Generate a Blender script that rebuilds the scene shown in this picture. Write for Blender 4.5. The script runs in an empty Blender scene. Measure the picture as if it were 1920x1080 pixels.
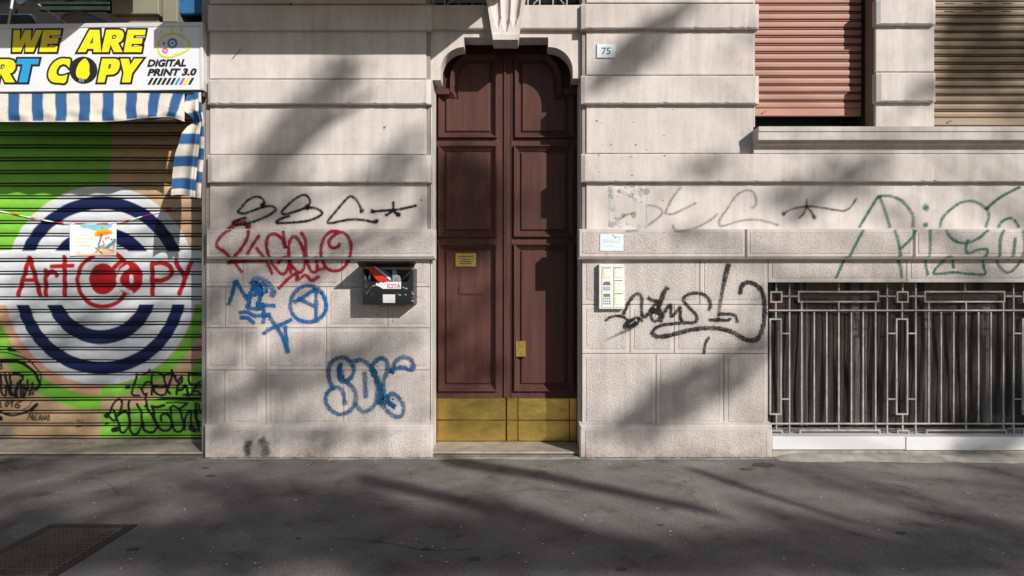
import bpy, bmesh, math, random
import numpy as np
from mathutils import Vector
from mathutils.geometry import tessellate_polygon

random.seed(7)
rng = np.random.default_rng(11)
scene = bpy.context.scene
COL = scene.collection

# ------------------------------------------------------------------ camera, sky, sun, exposure
FPX, CAM_D, EYE = 1160.0, 5.8, 1.585       # focal length in photo pixels, metres to the wall plane, eye height
cam_data = bpy.data.cameras.new('camera')
cam_data.sensor_width = 36.0
cam_data.lens = 36.0 * FPX / 1920.0
cam_data.clip_end = 600
cam = bpy.data.objects.new('camera', cam_data)
COL.objects.link(cam)
cam.location = (0, -CAM_D, EYE)
cam.rotation_euler = (math.pi / 2, 0, 0)
scene.camera = cam

LIGHT = Vector((-0.78, 1.0, -0.62))          # the way sunlight travels
TO_SUN = -LIGHT.normalized()
SUN_EL = math.asin(TO_SUN.z)
SUN_AZ = math.atan2(TO_SUN.x, TO_SUN.y)
world = bpy.data.worlds.new('World')
scene.world = world
world.use_nodes = True
wn = world.node_tree
sky = wn.nodes.new('ShaderNodeTexSky')
sky.sky_type = 'NISHITA'
sky.sun_disc = False
sky.sun_elevation = SUN_EL
sky.sun_rotation = SUN_AZ
wn.links.new(sky.outputs[0], wn.nodes['Background'].inputs[0])
wn.nodes['Background'].inputs[1].default_value = 0.088
sun_data = bpy.data.lights.new('sun', 'SUN')
sun_data.energy = 5.0
sun_data.angle = math.radians(0.53)
sun_data.color = (1.0, 0.945, 0.875)
sun = bpy.data.objects.new('sun', sun_data)
COL.objects.link(sun)
sun.rotation_euler = LIGHT.to_track_quat('-Z', 'Y').to_euler()
sun.location = (8, -10, 12)
scene.view_settings.view_transform = 'Standard'
scene.view_settings.look = 'None'
scene.view_settings.exposure = 0.1
scene.view_settings.gamma = 1.0
scene.view_settings.use_curve_mapping = False

# ------------------------------------------------------------------ measuring and mesh helpers
def X(px, d=0.0): return (px - 960.0) / FPX * (CAM_D + d)
def Z(py, d=0.0): return EYE + (540.0 - py) / FPX * (CAM_D + d)
def W(px, py, d=0.0): return (X(px, d), d, Z(py, d))
def GP(px, py):                                # a point of the pavement
    D = FPX * EYE / (py - 540.0)
    return ((px - 960.0) / FPX * D, D - CAM_D, 0.0)

def link(o, parent=None):
    COL.objects.link(o)
    if parent is not None: o.parent = parent
    return o

def root_of(o):
    p = Vector((0, 0, 0))
    while o is not None:
        p = p + o.location
        o = o.parent
    return p

def empty(name, loc, label, cat, group=None):
    o = bpy.data.objects.new(name, None)
    o.empty_display_size = 0.1
    COL.objects.link(o)
    o.location = loc
    o['label'] = label; o['category'] = cat; o['kind'] = 'thing'
    if group: o['group'] = group
    return o

def tag(o, label, cat=None, group=None, kind=None):
    if label: o['label'] = label
    if cat: o['category'] = cat
    if group: o['group'] = group
    if kind: o['kind'] = kind
    return o

class MB:
    """collects shapes given in world coordinates; build() makes ONE mesh object"""
    def __init__(self): self.v = []; self.f = []; self.m = []; self.c = []
    def add(self, vs, fs, mi=0, cols=None):
        b = len(self.v)
        self.v += [tuple(p) for p in vs]
        self.f += [tuple(i + b for i in f) for f in fs]
        self.m += [mi] * len(fs)
        if cols is not None: self.c += [tuple(c) for c in cols]
        return self
    def box(self, x0, x1, y0, y1, z0, z1, mi=0):
        vs = [(x, y, z) for y in (y0, y1) for z in (z0, z1) for x in (x0, x1)]
        fs = [(0, 1, 3, 2), (4, 6, 7, 5), (0, 4, 5, 1), (2, 3, 7, 6), (0, 2, 6, 4), (1, 5, 7, 3)]
        return self.add(vs, fs, mi)
    def cbox(self, x0, x1, y0, y1, z0, z1, c=0.01, mi=0, jit=0.0):
        """box whose front (-y) edges are chamfered"""
        def r(y, e): return [(x0 + e, y, z0 + e), (x1 - e, y, z0 + e), (x1 - e, y, z1 - e), (x0 + e, y, z1 - e)]
        vs = r(y1, 0) + r(y0 + c, 0) + r(y0, c)
        fs = [(8, 9, 10, 11), (3, 2, 1, 0)]
        for a in (0, 4):
            for k in range(4):
                n = (k + 1) % 4
                fs.append((a + k, a + n, a + 4 + n, a + 4 + k))
        return self.add(vs, fs, mi)
    def prism(self, pts, y0, y1, mi=0):
        """pts: (x, z) loop, extruded from y0 (front) to y1"""
        n = len(pts)
        vs = [(x, y0, z) for x, z in pts] + [(x, y1, z) for x, z in pts]
        fs = [tuple(range(n)), tuple(range(2 * n - 1, n - 1, -1))]
        fs += [(i, i + n, (i + 1) % n + n, (i + 1) % n) for i in range(n)]
        return self.add(vs, fs, mi)
    def sweep_x(self, prof, x0, x1, mi=0):
        """prof: (y, z) closed loop, swept along x"""
        n = len(prof)
        vs = [(x0, y, z) for y, z in prof] + [(x1, y, z) for y, z in prof]
        fs = [tuple(range(n)), tuple(range(2 * n - 1, n - 1, -1))]
        fs += [(i, (i + 1) % n, (i + 1) % n + n, i + n) for i in range(n)]
        return self.add(vs, fs, mi)
    def bar(self, a, b, r, mi=0, n=6, r2=None):
        a, b = Vector(a), Vector(b)
        d = (b - a)
        if d.length < 1e-6: return self
        d.normalize()
        u = d.orthogonal().normalized(); w = d.cross(u)
        r2 = r if r2 is None else r2
        vs = []
        for p, q in ((a, r), (b, r2)):
            for k in range(n):
                t = 2 * math.pi * k / n
                vs.append(p + q * (math.cos(t) * u + math.sin(t) * w))
        fs = [tuple(range(n - 1, -1, -1)), tuple(range(n, 2 * n))]
        fs += [(k, (k + 1) % n, n + (k + 1) % n, n + k) for k in range(n)]
        return self.add(vs, fs, mi)
    def disc(self, x, y, z, r, h, n=10, mi=0):
        vs = [(x + r * math.cos(2 * math.pi * k / n), y, z + r * math.sin(2 * math.pi * k / n)) for k in range(n)]
        vs += [(p[0] * 1.0, y - h, p[2]) for p in vs]
        fs = [tuple(range(n, 2 * n))] + [(k, (k + 1) % n, n + (k + 1) % n, n + k) for k in range(n)]
        return self.add(vs, fs, mi)
    def flat(self, loops, y, mi=0):
        """flat print facing -y: outer loop and holes, (x, z) points"""
        v3 = [[Vector((x, z, 0)) for x, z in l] for l in loops]
        tri = tessellate_polygon(v3)
        vs = [(x, y, z) for l in loops for x, z in l]
        return self.add(vs, [tuple(t) for t in tri], mi)
    def build(self, name, mats, parent=None, smooth=False, attr='paint'):
        me = bpy.data.meshes.new(name)
        off = root_of(parent) if parent is not None else Vector((0, 0, 0))
        me.from_pydata([(p[0] - off.x, p[1] - off.y, p[2] - off.z) for p in self.v], [], self.f)
        if not isinstance(mats, (list, tuple)): mats = [mats]
        for m in mats: me.materials.append(m)
        if len(mats) > 1: me.polygons.foreach_set('material_index', self.m)
        if self.c:
            at = me.color_attributes.new(attr, 'FLOAT_COLOR', 'POINT')
            at.data.foreach_set('color', np.array(self.c, dtype=np.float32).ravel())
        if smooth: me.polygons.foreach_set('use_smooth', [True] * len(me.polygons))
        me.update()
        bm = bmesh.new(); bm.from_mesh(me)
        if not self.c and len(bm.faces) < 3000: bmesh.ops.recalc_face_normals(bm, faces=bm.faces)
        bm.to_mesh(me); bm.free()
        return link(bpy.data.objects.new(name, me), parent)

def offset_loop(pts, d):
    """moves a loop of (x, z) points inwards by d (outwards when negative)"""
    n = len(pts)
    area = sum(pts[i][0] * pts[(i + 1) % n][1] - pts[(i + 1) % n][0] * pts[i][1] for i in range(n))
    s = 1 if area > 0 else -1
    out = []
    for i in range(n):
        p0, p1, p2 = Vector(pts[i - 1]), Vector(pts[i]), Vector(pts[(i + 1) % n])
        a = (p1 - p0).normalized(); b = (p2 - p1).normalized()
        n1 = Vector((-a.y, a.x)) * s; n2 = Vector((-b.y, b.x)) * s
        m = n1 + n2
        if m.length < 1e-5: m = n1
        m.normalize()
        k = d / max(0.45, m.dot(n1))
        q = p1 + m * k
        out.append((q.x, q.y))
    return out

def smooth_line(pts, step=1.2):
    """Catmull-Rom through the points, resampled"""
    P = [Vector(p[:2]) for p in pts]
    if len(P) == 2:
        n = max(2, int((P[1] - P[0]).length / step))
        return [P[0].lerp(P[1], i / n) for i in range(n + 1)]
    Q = [P[0] * 2 - P[1]] + P + [P[-1] * 2 - P[-2]]
    out = []
    for i in range(1, len(Q) - 2):
        a, b, c, d = Q[i - 1], Q[i], Q[i + 1], Q[i + 2]
        n = max(1, int((c - b).length / step))
        for k in range(n):
            t = k / n
            out.append(0.5 * ((2 * b) + (c - a) * t + (2 * a - 5 * b + 4 * c - d) * t * t + (3 * b - a - 3 * c + d) * t ** 3))
    out.append(P[-1])
    return out

# ------------------------------------------------------------------ materials
def nodes_of(name):
    m = bpy.data.materials.new(name); m.use_nodes = True
    return m, m.node_tree.nodes, m.node_tree.links, m.node_tree.nodes['Principled BSDF']

def ramp(N, L, src, stops):
    r = N.new('ShaderNodeValToRGB')
    el = r.color_ramp.elements
    el[0].position, el[0].color = stops[0][0], (*stops[0][1], 1)
    el[1].position, el[1].color = stops[-1][0], (*stops[-1][1], 1)
    for p, c in stops[1:-1]:
        e = el.new(p); e.color = (*c, 1)
    L.new(src, r.inputs[0])
    return r.outputs[0]

def noise(N, L, vec, scale, detail=4, rough=0.6, stretch=None):
    t = N.new('ShaderNodeTexNoise')
    t.inputs['Scale'].default_value = scale
    t.inputs['Detail'].default_value = detail
    t.inputs['Roughness'].default_value = rough
    if stretch:
        mp = N.new('ShaderNodeMapping'); mp.inputs['Scale'].default_value = stretch
        L.new(vec, mp.inputs[0]); vec = mp.outputs[0]
    L.new(vec, t.inputs['Vector'])
    return t.outputs['Fac']

def mixc(N, L, fac, a, b, mode='MIX'):
    m = N.new('ShaderNodeMix'); m.data_type = 'RGBA'; m.blend_type = mode
    for s, v in ((m.inputs[0], fac), (m.inputs[6], a), (m.inputs[7], b)):
        if hasattr(v, 'links'): L.new(v, s)
        elif isinstance(v, (int, float)): s.default_value = v
        else: s.default_value = (*v, 1)
    return m.outputs[2]

def simple(name, col, rough=0.6, metal=0.0, var=0.12, scale=8, bump=0.0, bscale=60, bdist=0.004, stretch=None, spec=None):
    """one colour, broken up by grain and fine relief"""
    m, N, L, B = nodes_of(name)
    g = N.new('ShaderNodeNewGeometry').outputs['Position']
    n = noise(N, L, g, scale, 5, 0.65, stretch)
    lo = tuple(c * (1 - var) for c in col); hi = tuple(min(1, c * (1 + var)) for c in col)
    L.new(ramp(N, L, n, [(0.3, lo), (0.7, hi)]), B.inputs['Base Color'])
    B.inputs['Roughness'].default_value = rough
    B.inputs['Metallic'].default_value = metal
    if spec is not None: B.inputs['Specular IOR Level'].default_value = spec
    if bump:
        bp = N.new('ShaderNodeBump'); bp.inputs['Strength'].default_value = bump; bp.inputs['Distance'].default_value = bdist
        L.new(noise(N, L, g, bscale, 3, 0.6, stretch), bp.inputs['Height']); L.new(bp.outputs[0], B.inputs['Normal'])
    return m

def plaster(name, col, bump, bscale, bdist, pits=0.0):
    m, N, L, B = nodes_of(name)
    g = N.new('ShaderNodeNewGeometry').outputs['Position']
    lo = tuple(c * 0.86 for c in col); hi = tuple(c * 1.06 for c in col)
    c1 = ramp(N, L, noise(N, L, g, 1.7, 6, 0.65), [(0.3, lo), (0.52, col), (0.75, hi)])
    # rain streaks and grime
    st = ramp(N, L, noise(N, L, g, 3.0, 5, 0.7, (3.0, 1.0, 0.35)), [(0.38, (0.86, 0.85, 0.84)), (0.6, (1, 1, 1))])
    c2 = mixc(N, L, 1.0, c1, st, 'MULTIPLY')
    # dirt splashed up from the pavement
    sep = N.new('ShaderNodeSeparateXYZ'); L.new(g, sep.inputs[0])
    ad = N.new('ShaderNodeMath'); ad.operation = 'MULTIPLY_ADD'
    L.new(noise(N, L, g, 5.0, 6, 0.7), ad.inputs[0]); ad.inputs[1].default_value = -0.45; L.new(sep.outputs[2], ad.inputs[2])
    dirt = ramp(N, L, ad.outputs[0], [(0.0, (0.42, 0.38, 0.34)), (0.0, (0.42, 0.38, 0.34)), (0.12, (1, 1, 1))])
    mr = N.new('ShaderNodeMapRange'); mr.inputs[1].default_value = -0.28; mr.inputs[2].default_value = -0.10
    L.new(ad.outputs[0], mr.inputs[0])
    dirt = ramp(N, L, mr.outputs[0], [(0.0, (0.40, 0.36, 0.32)), (0.35, (0.72, 0.69, 0.66)), (1.0, (1, 1, 1))])
    c3 = mixc(N, L, 1.0, c2, dirt, 'MULTIPLY')
    h = noise(N, L, g, bscale, 3, 0.55)
    if pits:
        pt = ramp(N, L, noise(N, L, g, bscale * 0.8, 2, 0.5), [(0.34, (1 - pits,) * 3), (0.46, (1, 1, 1))])
        c3 = mixc(N, L, 1.0, c3, pt, 'MULTIPLY')
    oi = N.new('ShaderNodeObjectInfo')
    c3 = mixc(N, L, 1.0, c3, ramp(N, L, oi.outputs['Random'], [(0.0, (0.93, 0.92, 0.915)), (1.0, (1.03, 1.03, 1.03))]), 'MULTIPLY')
    fs = ramp(N, L, noise(N, L, g, 11, 6, 0.75), [(0.30, (0.80, 0.79, 0.78)), (0.46, (1, 1, 1))])
    c3 = mixc(N, L, 0.7, c3, mixc(N, L, 1.0, c3, fs, 'MULTIPLY'))
    L.new(c3, B.inputs['Base Color'])
    B.inputs['Roughness'].default_value = 0.92
    B.inputs['Specular IOR Level'].default_value = 0.25
    bp = N.new('ShaderNodeBump'); bp.inputs['Strength'].default_value = bump; bp.inputs['Distance'].default_value = bdist
    L.new(h, bp.inputs['Height'])
    b2 = N.new('ShaderNodeBump'); b2.inputs['Strength'].default_value = 0.35; b2.inputs['Distance'].default_value = 0.02
    L.new(noise(N, L, g, 2.2, 3, 0.5), b2.inputs['Height']); L.new(b2.outputs[0], bp.inputs['Normal'])
    L.new(bp.outputs[0], B.inputs['Normal'])
    return m

STONE = (0.590, 0.545, 0.525)
M_plaster = plaster('pale_plaster', STONE, 0.35, 45, 0.003)
M_margin = plaster('stone_margin', (0.555, 0.510, 0.492), 0.5, 80, 0.004)
M_rough = plaster('rough_stone', (0.580, 0.533, 0.512), 1.0, 90, 0.013, 0.24)
M_core = plaster('joint_mortar', (0.33, 0.29, 0.27), 0.5, 60, 0.004)
M_jamb = plaster('grey_jamb', (0.30, 0.28, 0.26), 0.7, 50, 0.006)
M_step = simple('worn_step_stone', (0.30, 0.265, 0.225), 0.85, 0, 0.3, 6, 0.4, 50, 0.006)
M_conc = simple('pale_concrete', (0.30, 0.275, 0.245), 0.9, 0, 0.35, 7, 0.5, 60, 0.006)
M_dirt = simple('dirty_cement', (0.16, 0.14, 0.115), 0.95, 0, 0.5, 9, 0.8, 50, 0.008)
M_marble = simple('white_marble', (0.58, 0.59, 0.605), 0.55, 0, 0.05, 3, 0.05, 40, 0.002)
M_dark = simple('dark_interior', (0.010, 0.010, 0.011), 0.8, 0, 0.4, 3)
M_void = simple('black_gap', (0.006, 0.006, 0.006), 0.9, 0, 0.2, 3)
M_wood = simple('painted_door_wood', (0.080, 0.036, 0.031), 0.42, 0, 0.24, 3, 0.3, 26, 0.003, (7, 7, 0.5), 0.16)
M_brass = simple('brass_sheet', (0.63, 0.455, 0.13), 0.35, 1.0, 0.26, 5, 0.35, 2.6, 0.02, (1, 1, 1.6))
M_brass_dull = simple('worn_brass', (0.50, 0.34, 0.09), 0.42, 1.0, 0.3, 30, 0.1, 50, 0.002)
M_iron = simple('grey_painted_iron', (0.31, 0.295, 0.28), 0.6, 0, 0.40, 9, 0.2, 90, 0.002)
M_mesh = simple('dusty_wire', (0.050, 0.043, 0.037), 0.7, 0, 0.2, 12)
M_pink = simple('pink_shutter_paint', (0.345, 0.160, 0.112), 0.55, 0, 0.10, 3, 0.1, 60, 0.002, (1, 1, 6))
M_tan = simple('tan_shutter_paint', (0.215, 0.142, 0.085), 0.55, 0, 0.10, 3, 0.1, 60, 0.002, (1, 1, 6))
M_brown = simple('brown_reveal', (0.20, 0.145, 0.115), 0.8, 0, 0.15, 4, 0.3, 40, 0.004)
M_white = simple('white_sign_face', (0.68, 0.70, 0.745), 0.4, 0, 0.03, 4)
M_alu = simple('pale_aluminium', (0.62, 0.62, 0.62), 0.45, 0.2, 0.06, 5)
M_black = simple('black_print', (0.012, 0.011, 0.012), 0.5, 0, 0.1, 8)
M_yellow = simple('yellow_print', (0.86, 0.70, 0.012), 0.45, 0, 0.03, 8)
M_cyan = simple('blue_print', (0.02, 0.30, 0.62), 0.45, 0, 0.03, 8)
M_magenta = simple('magenta_print', (0.70, 0.04, 0.32), 0.45, 0, 0.03, 8)
M_lime = simple('lime_print', (0.62, 0.66, 0.05), 0.45, 0, 0.05, 8)
M_steelblue = simple('gear_blue_print', (0.03, 0.16, 0.34), 0.45, 0, 0.05, 8)
M_boxblack = simple('black_mailbox_paint', (0.010, 0.011, 0.015), 0.38, 0, 0.35, 25, 0.15, 60, 0.002)
M_lid = simple('mailbox_lid_metal', (0.055, 0.053, 0.05), 0.5, 0, 0.3, 20)
M_paper = simple('white_paper', (0.72, 0.71, 0.72), 0.8, 0, 0.06, 20)
M_redpaper = simple('red_glossy_paper', (0.62, 0.035, 0.02), 0.4, 0, 0.12, 20)
M_greypaper = simple('grey_flyer_paper', (0.25, 0.26, 0.28), 0.6, 0, 0.4, 30)
M_redink = simple('red_ink', (0.50, 0.03, 0.04), 0.6, 0, 0.1, 10)
M_plastic = simple('pale_intercom_metal', (0.66, 0.68, 0.66), 0.4, 0, 0.05, 8)
M_plate = simple('cream_name_card', (0.72, 0.72, 0.58), 0.45, 0, 0.06, 15)
M_lcd = simple('green_display', (0.10, 0.22, 0.06), 0.25, 0, 0.1, 15)
M_key = simple('grey_key', (0.10, 0.11, 0.10), 0.5, 0, 0.1, 15)
M_enamel = simple('pale_blue_enamel', (0.62, 0.72, 0.76), 0.3, 0, 0.05, 20)
M_ink = simple('dark_ink', (0.05, 0.07, 0.09), 0.5, 0, 0.1, 20)
M_greyink = simple('faded_grey_ink', (0.36, 0.37, 0.40), 0.6, 0, 0.15, 40)
M_duct = simple('beige_casing', (0.21, 0.20, 0.15), 0.55, 0, 0.1, 5)
M_tarp = simple('blue_sheet', (0.015, 0.12, 0.28), 0.6, 0, 0.3, 12)
M_greenbox = simple('dark_green_rail', (0.02, 0.035, 0.025), 0.6, 0, 0.4, 10)
M_rustbar = simple('pale_iron_bar', (0.13, 0.105, 0.092), 0.55, 0.2, 0.35, 14, 0.4, 60, 0.004)  # paler than the plate so the bar pattern stands out
M_rust = simple('rusty_iron', (0.030, 0.024, 0.022), 0.6, 0.25, 0.4, 14, 0.4, 60, 0.004)
M_rail = simple('zinc_bottom_rail', (0.26, 0.22, 0.18), 0.6, 0.2, 0.35, 9)
M_bark = simple('plane_bark', (0.16, 0.13, 0.10), 0.9, 0, 0.35, 6, 0.6, 25, 0.02)
M_redbox = simple('dull_red_box', (0.16, 0.03, 0.015), 0.6, 0, 0.2, 6)
M_winframe = simple('grey_window_frame', (0.16, 0.165, 0.175), 0.5, 0, 0.08, 6)
M_kerb = simple('granite_kerb', (0.34, 0.33, 0.32), 0.8, 0, 0.2, 20, 0.3, 80, 0.003)
M_road = simple('road_asphalt', (0.055, 0.055, 0.056), 0.9, 0, 0.25, 3, 0.6, 120, 0.006)
M_stucco = plaster('upper_stucco', (0.50, 0.44, 0.40), 0.3, 40, 0.003)
M_leaf = simple('plane_leaf', (0.065, 0.11, 0.030), 0.5, 0, 0.35, 2)

def glass():
    m, N, L, B = nodes_of('dark_window_glass')
    B.inputs['Base Color'].default_value = (0.012, 0.014, 0.015, 1)
    B.inputs['Roughness'].default_value = 0.12
    B.inputs['Specular IOR Level'].default_value = 0.22
    return m
M_glass = glass()

def attr_paint(name, rough, wear=0.0, bump=0.0, spec=0.4):
    """colour comes from the painted attribute, with grain over it"""
    m, N, L, B = nodes_of(name)
    a = N.new('ShaderNodeVertexColor'); a.layer_name = 'paint'
    g = N.new('ShaderNodeNewGeometry').outputs['Position']
    w = ramp(N, L, noise(N, L, g, 5, 6, 0.7, (1, 1, 3)), [(0.3, (1 - wear,) * 3), (0.6, (1, 1, 1))])
    c = mixc(N, L, 1.0, a.outputs['Color'], w, 'MULTIPLY')
    L.new(c, B.inputs['Base Color'])
    B.inputs['Roughness'].default_value = rough
    B.inputs['Specular IOR Level'].default_value = spec
    if bump:
        bp = N.new('ShaderNodeBump'); bp.inputs['Strength'].default_value = bump; bp.inputs['Distance'].default_value = 0.006
        L.new(noise(N, L, g, 14, 4, 0.6), bp.inputs['Height']); L.new(bp.outputs[0], B.inputs['Normal'])
    return m
M_art = attr_paint('painted_shutter', 0.5, 0.22, 0.1)
M_fabric = attr_paint('striped_canvas', 0.9, 0.16, 0.35, 0.1)
M_poster = attr_paint('printed_poster', 0.55, 0.04, 0.0)

def spray():
    m, N, L, B = nodes_of('spray_paint')
    a = N.new('ShaderNodeVertexColor'); a.layer_name = 'paint'
    g = N.new('ShaderNodeNewGeometry').outputs['Position']
    L.new(a.outputs['Color'], B.inputs['Base Color'])
    B.inputs['Roughness'].default_value = 0.75
    B.inputs['Specular IOR Level'].default_value = 0.2
    n = noise(N, L, g, 62, 3, 0.6)
    mt = N.new('ShaderNodeMath'); mt.operation = 'MULTIPLY_ADD'          # paint misses the hollows of the render
    L.new(n, mt.inputs[0]); mt.inputs[1].default_value = 2.3; mt.inputs[2].default_value = -0.18
    m2 = N.new('ShaderNodeMath'); m2.operation = 'MULTIPLY'; m2.use_clamp = True
    L.new(mt.outputs[0], m2.inputs[0]); L.new(a.outputs['Alpha'], m2.inputs[1])
    L.new(m2.outputs[0], B.inputs['Alpha'])
    bp = N.new('ShaderNodeBump'); bp.inputs['Strength'].default_value = 0.8; bp.inputs['Distance'].default_value = 0.018
    L.new(n, bp.inputs['Height']); L.new(bp.outputs[0], B.inputs['Normal'])
    return m
M_spray = spray()

def asphalt():
    m, N, L, B = nodes_of('pavement_asphalt')
    g = N.new('ShaderNodeNewGeometry').outputs['Position']
    c1 = ramp(N, L, noise(N, L, g, 0.9, 7, 0.62), [(0.28, (0.118, 0.111, 0.108)), (0.5, (0.190, 0.180, 0.172)), (0.72, (0.275, 0.258, 0.243))])
    sp = ramp(N, L, noise(N, L, g, 70, 4, 0.9), [(0.32, (0.30, 0.30, 0.30)), (0.46, (0.85, 0.85, 0.85)), (0.58, (1.10, 1.10, 1.10)), (0.70, (2.2, 2.1, 2.0))])
    c2 = mixc(N, L, 1.0, c1, sp, 'MULTIPLY')
    bl = ramp(N, L, noise(N, L, g, 3.4, 5, 0.6), [(0.30, (0.58, 0.51, 0.47)), (0.40, (0.88, 0.86, 0.84)), (0.52, (1, 1, 1))])
    c3 = mixc(N, L, 1.0, c2, bl, 'MULTIPLY')
    v = N.new('ShaderNodeTexVoronoi'); v.feature = 'DISTANCE_TO_EDGE'; v.inputs['Scale'].default_value = 0.9
    wv = N.new('ShaderNodeVectorMath'); wv.operation = 'ADD'
    nv = N.new('ShaderNodeTexNoise'); nv.inputs['Scale'].default_value = 2.2; nv.inputs['Detail'].default_value = 5
    L.new(g, nv.inputs['Vector']); L.new(g, wv.inputs[0]); L.new(nv.outputs['Color'], wv.inputs[1]); L.new(wv.outputs[0], v.inputs['Vector'])
    cr = ramp(N, L, v.outputs['Distance'], [(0.0, (0.62, 0.60, 0.58)), (0.006, (0.8, 0.8, 0.8)), (0.012, (1, 1, 1))])
    fade = ramp(N, L, noise(N, L, g, 0.8, 2, 0.5), [(0.48, (0, 0, 0)), (0.58, (1, 1, 1))])
    c4 = mixc(N, L, fade, c3, mixc(N, L, 1.0, c3, cr, 'MULTIPLY'))
    L.new(c4, B.inputs['Base Color'])
    B.inputs['Roughness'].default_value = 0.88
    B.inputs['Specular IOR Level'].default_value = 0.3
    bp = N.new('ShaderNodeBump'); bp.inputs['Strength'].default_value = 0.9; bp.inputs['Distance'].default_value = 0.006
    L.new(noise(N, L, g, 130, 3, 0.65), bp.inputs['Height'])
    b2 = N.new('ShaderNodeBump'); b2.inputs['Strength'].default_value = 0.5; b2.inputs['Distance'].default_value = 0.03
    L.new(noise(N, L, g, 4, 4, 0.5), b2.inputs['Height']); L.new(b2.outputs[0], bp.inputs['Normal'])
    L.new(bp.outputs[0], B.inputs['Normal'])
    return m
M_asphalt = asphalt()

# ------------------------------------------------------------------ ground
def struct(o, name=None): o['kind'] = 'structure'; return o
g = MB(); g.add([(-150, -9.0, 0), (150, -9.0, 0), (150, 40, 0), (-150, 40, 0)], [(0, 1, 2, 3)])
struct(g.build('pavement', M_asphalt))
g = MB(); g.cbox(-150, 150, -9.3, -9.002, -0.13, 0.004, 0.012)
struct(g.build('kerb', M_kerb))
g = MB(); g.add([(-150, -14.01, -0.12), (150, -14.01, -0.12), (150, -9.29, -0.12), (-150, -9.29, -0.12)], [(0, 1, 2, 3)])
struct(g.build('road', M_road))
g = MB(); g.cbox(-150, 150, -14.3, -14.0, -0.13, 0.004, 0.012); struct(g.build('kerb', M_kerb))
g = MB(); g.add([(-150, -160, 0), (150, -160, 0), (150, -14.298, 0), (-150, -14.298, 0)], [(0, 1, 2, 3)]); struct(g.build('pavement', M_asphalt))

# pale cement run along the foot of the wall, its edge ragged
def ragged_strip(x0, x1, depth0, depth1, z, z2):
    b = MB(); n = int((x1 - x0) / 0.06); pv = []; d = 0
    for i in range(n + 1):
        x = x0 + (x1 - x0) * i / n; t = i / n
        zi = z2 * min(1.0, 0.1 + (x - x0) / 0.25)
        d = depth0 + (depth1 - depth0) * t + 0.016 * math.sin(x * 7.3) + random.uniform(-0.010, 0.010)
        pv += [(x, 0.05, zi), (x, -max(0.01, d) * 0.55, (z + zi) / 2), (x, -max(0.02, d), z)]
    fs = []
    for i in range(n):
        for k in range(2): fs.append((3 * i + k, 3 * i + k + 1, 3 * i + 4 + k, 3 * i + 3 + k))
    b.add(pv, fs); return b
b = ragged_strip(X(384), X(1447), 0.085, 0.10, 0.003, 0.010)
struct(b.build('cement_strip', M_conc))
b = ragged_strip(X(1449), 8.0, 0.16, 0.30, 0.003, 0.052)
struct(b.build('cement_apron', M_conc))
b = ragged_strip(-8.0, X(382), 0.05, 0.11, 0.003, 0.004)
struct(b.build('cement_edge', M_dirt))

# ------------------------------------------------------------------ the building
bld = empty('apartment_building', (0, 0, 0),
            'pale stone faced apartment building with rusticated ground floor and graffiti', 'building')
XL, XD0, XD1, XG = X(384), X(806), X(1092), X(1440)      # shop edge, door opening, grille opening
ZW_TOP = 8.5
core = 0.016
def part(mb, name, mats, label=None, smooth=False, kind=None, parent=None):
    o = mb.build(name, mats, parent or bld, smooth)
    if label: o['label'] = label
    if kind: o['kind'] = kind
    return o

b = MB(); b.box(XL, XD0, core, 0.7, 0, 5.2); part(b, 'wall', M_core, 'wall between the shop and the door')
b = MB(); b.box(XD1, XG, core, 0.7, 0, Z(485)); part(b, 'wall', M_core)
b = MB(); b.box(XD1, 8.0, core, 0.7, Z(484.9) + 0.001, Z(268)); part(b, 'wall', M_core)
b = MB(); b.box(XD1, X(1414), core, 0.7, Z(267.9) + 0.001, 5.2); part(b, 'wall', M_core)
b = MB(); b.box(X(1645), X(1749), core, 0.7, Z(267.9) + 0.001, 5.2); part(b, 'wall', M_core)
b = MB(); b.box(-8.0, 8.0, 0.0, 0.7, 5.201, ZW_TOP); part(b, 'wall', M_stucco, 'upper storey wall of flat stucco')
b = MB(); b.box(-8.0, -6.2, 0.0, 0.7, 0, 5.2); part(b, 'wall', M_stucco)
b = MB(); b.box(XD0 + 0.001, XD1 - 0.001, 0.6, 0.72, 0.0, 5.2); part(b, 'back_wall', M_void)  # dark walls added behind the openings to stop light leaking through
b = MB(); b.box(-8, 8, 3.4, 3.5, 0, 5.2); part(b, 'back_wall', M_dark)
b = MB(); b.box(8.001, 8.3, 0.0, 3.4, 0, ZW_TOP); part(b, 'side_wall', M_stucco)
b = MB(); b.box(-8.3, -8.001, 0.0, 3.4, 0, ZW_TOP); part(b, 'side_wall', M_stucco)
b = MB(); b.box(-8, 8, 0.701, 3.399, 5.202, 5.4); part(b, 'floor_slab', M_dark)
b = MB(); b.box(-8.3, 8.3, -0.02, 3.5, ZW_TOP + 0.001, ZW_TOP + 0.15); part(b, 'roof_slab', M_stucco)
# jamb between the shop and the stone facing
b = MB(); b.cbox(X(378, 0.03), XL - 0.002, 0.03, 0.72, 0, 5.2, 0.004); part(b, 'shop_jamb', M_jamb, 'grimy grey jamb beside the shop shutter')

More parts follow.
